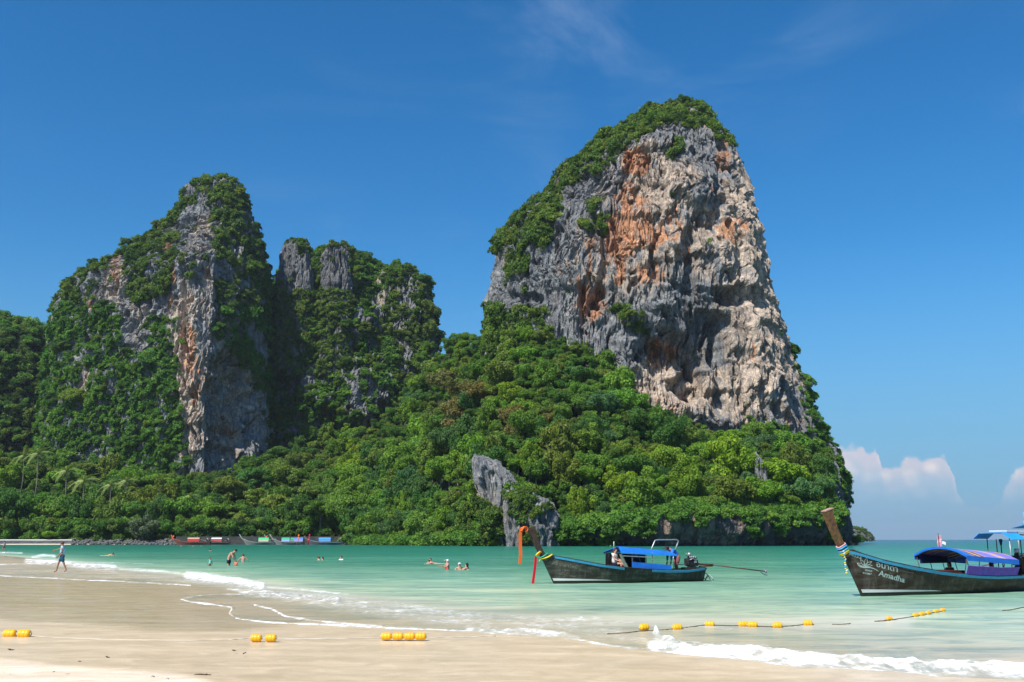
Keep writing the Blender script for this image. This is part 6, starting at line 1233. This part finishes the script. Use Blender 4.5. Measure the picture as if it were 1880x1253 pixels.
# ------------------------------------------------------------------ marker floats and ropes
M_FLOAT = simple('yellow_float_plastic', (0.80, 0.42, 0.012), 0.42, 0.4, 0, 0.08, 8, 0.1); M_ROPEW = paint('pale_rope', (0.55, 0.50, 0.42), 0.9); M_ROPED = paint('wet_brown_rope', (0.14, 0.10, 0.06), 0.9)
fl_proto = thing('marker_float', 'x', 'float')
MB().lathe([(-.135, .022), (-.128, .045), (-.112, .072), (-.085, .085), (-.05, .088), (-.048, .0865), (-.044, .0865), (-.042, .088), (0, .089), (.042, .088), (.044, .0865), (.048, .0865), (.05, .088), (.085, .085), (.112, .072), (.128, .045), (.135, .022)], 'X', 18).build('float_body', M_FLOAT, fl_proto)
for q in (-1, 1): MB().lathe([(q * .132, .03), (q * .145, .03), (q * .147, .012)], 'X', 10).build('end_collar', M_ROPEW, fl_proto)
FL = [(18, 1165, .085, 0, 'yellow float lying on wet sand at the far left end of the beach rope'), (44.5, 1165.5, .085, 0, 'yellow float lying just right of the leftmost one on the beach rope'),
      (470.5, 1171, .085, 0, 'left yellow float of the pair lying on the sand below the swash lobe'), (497.5, 1171, .085, 0, 'right yellow float of the pair lying on the sand below the swash lobe'),
      (709.5, 1168.5, .08, 0, 'leftmost yellow float of the row of four on the wet sand'), (730.5, 1168.5, .08, 0, 'second yellow float of the row of four on the wet sand'), (752, 1168.5, .08, 0, 'third yellow float of the row of four on the wet sand'), (772.5, 1168.5, .08, 0, 'rightmost yellow float of the row of four on the wet sand'),
      (1182.5, 1156, .04, 14, 'yellow float at the left end of the floating line, next to the broken foam'), (1243, 1152.5, .05, 6, 'large tilted yellow float above the crest of the breaking wave'), (1303, 1146.5, .045, -6, 'single yellow float between the tilted one and the touching pair'), (1364, 1147, .045, 4, 'left float of the touching pair on the floating line'), (1381.5, 1148, .045, -4, 'right float of the touching pair on the floating line'),
      (1427, 1149, .045, 0, 'single yellow float right of the touching pair'), (1483, 1145, .045, -4, 'last single yellow float before the long gap in the floating line'), (1632, 1136.5, .04, 12, 'single yellow float where the rope surfaces below the lettered boat'),
      (1680.5, 1130, .04, 18, 'first yellow float of the far row of five below the lettered boat'), (1692, 1128, .04, 18, 'second yellow float of the far row of five'), (1704, 1125.8, .04, 18, 'third yellow float of the far row of five'), (1718, 1123, .04, 16, 'fourth yellow float of the far row of five'), (1730.5, 1121, .04, 16, 'rightmost yellow float at the end of the far row of five')]
pts_w = []
for i, (px_, py_, zc, tilt, lb) in enumerate(FL):
    o = fl_proto if i == 0 else copy_tree(fl_proto)
    o.location = G(px_, py_, zc); k = o.location.y / 19.0
    o.rotation_euler = (rt.uniform(0, 3), rt.uniform(-.03, .03) - R(tilt) * 0.25, R(tilt) * 1.5 + rt.uniform(-.08, .08)); s_ = ((0.92 if i < 2 else 0.76) if i < 9 else (0.78 if i < 15 else 0.62)); o.scale = (s_ * k ** .35,) * 3 if i < 9 else (s_,) * 3
    if i < 9: o.location.z = 0.088 * o.scale[0] + 0.012
    tag(o, lb, 'float', 'yellow marker floats on the swimming line')
def rope(label, pix, z, r_, m_, sag=0.0):
    P = []
    for (x0, y0), (x1, y1) in zip(pix, pix[1:]):
        for k in range(10): P.append(G(x0 + (x1 - x0) * k / 10, y0 + (y1 - y0) * k / 10, z + 0.003 * math.sin(k * 1.3 + x0)))
    P.append(G(*pix[-1], z)); o = MB().tube(P, r_, 6).build('rope', m_); tag(o, label, 'rope'); return o
rope('pale rope running along the wet sand between the beached floats', [(-60, 1166), (4, 1166), (60, 1168), (110, 1171), (200, 1174.5), (330, 1176.5), (420, 1175), (457, 1172.5), (512, 1173), (600, 1173.5), (697, 1171), (784, 1171), (850, 1170), (910, 1168)], .045, .008, M_ROPEW)
rope('wet brown rope from the broken foam to the large tilted float', [(1115, 1164), (1150, 1162), (1174, 1159), (1215, 1157), (1236, 1155)], .022, .009, M_ROPED)
rope('wet brown rope joining the singles and the touching pair', [(1250, 1154), (1266, 1151.5), (1296, 1147.5), (1312, 1148), (1340, 1149), (1356, 1149), (1390, 1150), (1420, 1151), (1452, 1149.5), (1476, 1147), (1494, 1147)], .022, .009, M_ROPED)
rope('rope half under water right of the last single float', [(1528, 1146.5), (1545, 1146.5), (1562, 1145)], .018, .008, M_ROPED)
rope('wet brown rope under the far row of five floats', [(1606, 1141), (1622, 1140), (1640, 1138), (1672, 1133), (1690, 1129.5), (1712, 1125.5), (1732, 1122)], .022, .011, M_ROPED)
rope('dark mooring rope trailing in the water at the right edge', [(1840, 1121), (1856, 1120), (1872, 1116.5), (1900, 1112)], .022, .011, M_ROPED)

# ------------------------------------------------------------------ scraps on the dry sand
M_SCRAP = paint('dark_dried_leaf', (0.05, 0.03, 0.02), 0.8); M_REDL = paint('reddish_leaf', (0.20, 0.07, 0.05), 0.8)
def twig(px, py, L_, ang, label, m_=None, r_=.006):
    o = MB().tube([(-L_ / 2, 0, .012), (-L_ * .15, .008, .016), (L_ * .2, -.006, .012), (L_ / 2, .01, .01)], [r_, r_ * 1.2, r_, r_ * .5], 6).tube([(L_ * .1, 0, .012), (L_ * .22, .03, .02)], r_ * .6, 5).build('driftwood_twig', m_ or M_SCRAP, loc=G(px, py, 0.045), rot=(0, 0, ang)); tag(o, label, 'twig')
def leafs(px, py, s, ang, label, m_):
    mb = MB()
    for k in range(3):
        a = k * 2.0; c = Vector((math.cos(a) * s * .4, math.sin(a) * s * .4, .012 + .006 * k)); q = [c + Vector((math.cos(a + w_) * s * l, math.sin(a + w_) * s * l, z)) for w_, l, z in ((0, .8, .012), (1.2, .35, 0), (3.14, .6, .004), (-1.2, .35, .014))]
        lo = [mb.bm.verts.new(p) for p in q]; hi = [mb.bm.verts.new(p + Vector((0, 0, .004))) for p in q]; mb.bm.faces.new(hi); mb.bm.faces.new(lo[::-1])
        for i in range(4): mb.bm.faces.new((lo[i], lo[(i + 1) % 4], hi[(i + 1) % 4], hi[i]))
    o = mb.build('fallen_leaf', m_, loc=G(px, py, 0.045), rot=(0, 0, ang)); tag(o, label, 'leaf litter')
def shell(px, py, s, label):
    o = MB().lathe([(-s, s * .1), (-s * .6, s * .55), (0, s * .8), (s * .6, s * .5), (s, s * .1)], 'X', 10, (0, 0, s * .5)).build('seashell', paint('mottled_shell', (0.45, 0.42, 0.38), 0.6, 0.6, scale=40), loc=G(px, py, 0.045), rot=(0, 0, px)); tag(o, label, 'shell')
leafs(19, 1196, .05, .3, 'dark leaf scrap on the wet sand under the leftmost float', M_SCRAP); leafs(22, 1243, .085, 1.1, 'reddish clump of leaves at the bottom left corner', M_REDL); leafs(30, 1246, .05, 2.1, 'dark scrap touching the reddish leaf clump', M_SCRAP)
twig(51, 1229, .36, .05, 'long thin twig above the reddish leaf clump'); twig(62, 1242, .17, -.03, 'short twig right of the reddish leaf clump'); leafs(101, 1238.5, .04, .5, 'tiny dark scrap right of the two twigs', M_SCRAP); leafs(118, 1243.5, .055, 2.6, 'black leaf lying alone on the dry sand', M_BLACK); leafs(115, 1251, .05, 1.6, 'dark scrap at the lower edge under the black leaf', M_SCRAP)
shell(280, 1247, .035, 'larger mottled shell of the pair on the sand'); shell(288, 1246, .022, 'small mottled shell touching the larger one'); shell(307, 1250.5, .03, 'single shell right of the shell pair')
twig(372, 1241, .22, 0.0, 'thick dark twig on the sand right of the shells', None, .009); leafs(430, 1197.5, .035, .9, 'dark scrap on wet sand left of the pair of floats', M_SCRAP); leafs(448, 1203, .03, 2.4, 'small dark scrap on the wet sand beneath the pair of floats', M_SCRAP); leafs(197, 1210, .03, 0.2, 'small scrap on the bare sand right of the leftmost floats', M_SCRAP); leafs(147, 1218.5, .025, 1.2, 'tiny scrap on the bare sand above the black leaf', M_SCRAP)

# ------------------------------------------------------------------ sea walls, rocks and palms on the far beach
M_CONC = simple('stained_concrete', (0.09, 0.09, 0.09), 0.9, 0.1, 0, 0.35, 0.5, 0.2); M_CAPST = simple('bright_concrete_cap', (0.60, 0.59, 0.54), 0.8, 0.1, 0, 0.1, 1)
def wallrun(label, px0, px1, d, h0, slope, cap, m_):
    X0, X1 = (px0 - CX) / FPX * d, (px1 - CX) / FPX * d; n = 24; root = thing('sea_wall', label, 'wall', (0, 0, 0))
    a = [(X0 + (X1 - X0) * i / n, d - slope + 0.3 * math.sin(i), -0.5) for i in range(n + 1)]; b_ = [(X0 + (X1 - X0) * i / n, d + 0.2 * math.sin(i * 1.7), h0) for i in range(n + 1)]
    MB().strip(a, b_, 0.8).build('wall_face', m_, root)
    if cap: MB().strip([(x, y - .3, z + .05) for x, y, z in b_], [(x, y + 2.5, z + .25) for x, y, z in b_], 0.25).build('coping', M_CAPST, root)
wallrun('sloping concrete sea wall with a bright top at the left end of the far beach', -320, 152, 363, 1.6, 4.0, True, M_CONC); wallrun('low dark wall behind the moored longtail boats', 335, 650, 366, 2.9, 0.6, False, paint('shade_darkened_wall', (0.045, 0.048, 0.045), 0.9, 0.3, scale=0.6))  # dark grey wall, its colour deepened further to stand in for shade
_n = 40; o = MB().strip([((px_ - CX) / FPX * 357, 357 + 0.8 * math.sin(px_ * 0.05), 0.02) for px_ in np.linspace(-300, 330, _n)], [((px_ - CX) / FPX * 361, 361.5, 0.42) for px_ in np.linspace(-300, 330, _n)], 0.05).build('far_beach_sand', simple('pale_far_sand', (0.62, 0.54, 0.42), 0.9, 0.1, 0, 0.1, 0.4)); tag(o, kind='structure')
rr_ = random.Random(3); mb = MB()
for i in range(240):
    px_ = rr_.uniform(150, 345); d_ = rr_.uniform(354, 364); s_ = rr_.uniform(.35, 1.0); mb.ball(((px_ - CX) / FPX * d_, d_, rr_.uniform(-.1, .2) + (d_ - 354) * .16), (s_, s_, s_ * .7), 1)
for v in mb.bm.verts: v.co += Vector((rr_.uniform(-.1, .1), rr_.uniform(-.1, .1), rr_.uniform(-.1, .1)))
for f in mb.bm.faces: f.smooth = False
o = mb.build('shore_rocks', simple('dark_shore_rock', (0.13, 0.13, 0.125), 0.9, 0.1, 0, 0.4, 1.5)); tag(o, 'dark rocks piled along the far waterline right of the sea wall', 'rocks', kind='stuff')
# palms
M_FROND = leaf_material('palm_frond', 'color', None, 0.3)
def frond_mesh(seed):
    rs_ = random.Random(seed); mb = MB(); n = 14; spine_ = []
    for i in range(n + 1):
        f = i / n; spine_.append(Vector((f * 4.3, 0, 1.1 * f - 2.9 * f ** 2.1)))
    mb.tube(spine_, .05, 4, r1=.01)
    for i in range(1, n + 1):
        p = spine_[i]
        for sd_ in (-1, 1):
            l = (1.15 - 0.6 * abs(i / n - .45)) * rs_.uniform(.85, 1.1); q = p + Vector((.35 * l, sd_ * l * .75, -.45 * l)); w_ = Vector((.13, 0, .02)); mb.bm.faces.new([mb.bm.verts.new(v) for v in (p - w_, p + w_, q)])
    me = bpy.data.meshes.new('frond'); mb.bm.to_mesh(me); mb.bm.free(); me.materials.append(M_FROND); return me
FR = [frond_mesh(1), frond_mesh(2)]
trm = MB().tube([(0, 0, -20), (.5, 0, -9), (0, 0, 0)], [.28, .2, .16], 8); _me = bpy.data.meshes.new('palm_trunk'); trm.bm.to_mesh(_me); trm.bm.free(); _me.materials.append(M_BARK)
for i, (px_, py_, d_, s_, lb) in enumerate(((154, 884, 372, 1.25, 'large coconut palm raising its star of fronds above the trees on the left'), (70, 834, 392, 1.2, 'pale coconut palm standing highest at the foot of the left peak'), (122, 866, 384, 1.15, 'coconut palm between the high pale one and the large one'), (203, 892, 372, 1.0, 'coconut palm with drooping fronds right of the large one'), (232, 884, 386, .95, 'small coconut palm above the golden-topped tree'), (44, 838, 400, .95, 'coconut palm half hidden left of the high pale one'), (349, 912, 372, .8, 'small palm poking out of the trees above the red-prowed boat'))):
    root = thing('palm_tree', lb, 'palm', A(px_, py_, d_ + 6), 0, 'coconut palms on the left flat'); root.scale = (s_,) * 3; link('trunk', _me, None, root)
    for k in range(17):
        fo_ = link('frond', FR[k % 2], None, root, rot=(0, R(-52 + 78 * ((k * 7) % 17) / 16.0) , k * 2.4)); fo_.color = [(0.22, 0.30, 0.09, 1), (0.34, 0.40, 0.16, 1), (0.14, 0.22, 0.06, 1)][k % 3]
# single trees that stand out
TINTS['grey'] = (0.14, 0.18, 0.10)
tree('dome', 2, A(262, 991, 362), 6.5, 6.0, 'grey', 'pale grey-green bushy tree leaning over the far waterline'); tree('dome', 0, A(88, 988, 366), 3.4, 2.2, 'bright', 'low bright green bush on top of the far sea wall')
tree('dome', 1, A(1571, 984, 330) - Vector((0, 0, 3)), 2.2, 3.0, 'blue', 'small tree leaning out from the right end of the cliff foot')
# ------------------------------------------------------------------ sea air
hz = MB().box((0, 6000, 93), (33000, 13000, 214)); m, t = material('sea_haze'); m.node_tree.nodes.remove(t.out); t.out = t.node('ShaderNodeOutputMaterial')
pv = t.node('ShaderNodeVolumePrincipled'); pv.inputs['Color'].default_value = (0.80, 0.88, 1.0, 1); pv.inputs['Density'].default_value = 0.00006; pv.inputs['Anisotropy'].default_value = 0.2
t.l.new(pv.outputs[0], t.out.inputs['Volume']); o = hz.build('haze', m); tag(o, 'thin sea haze', None, kind='stuff')
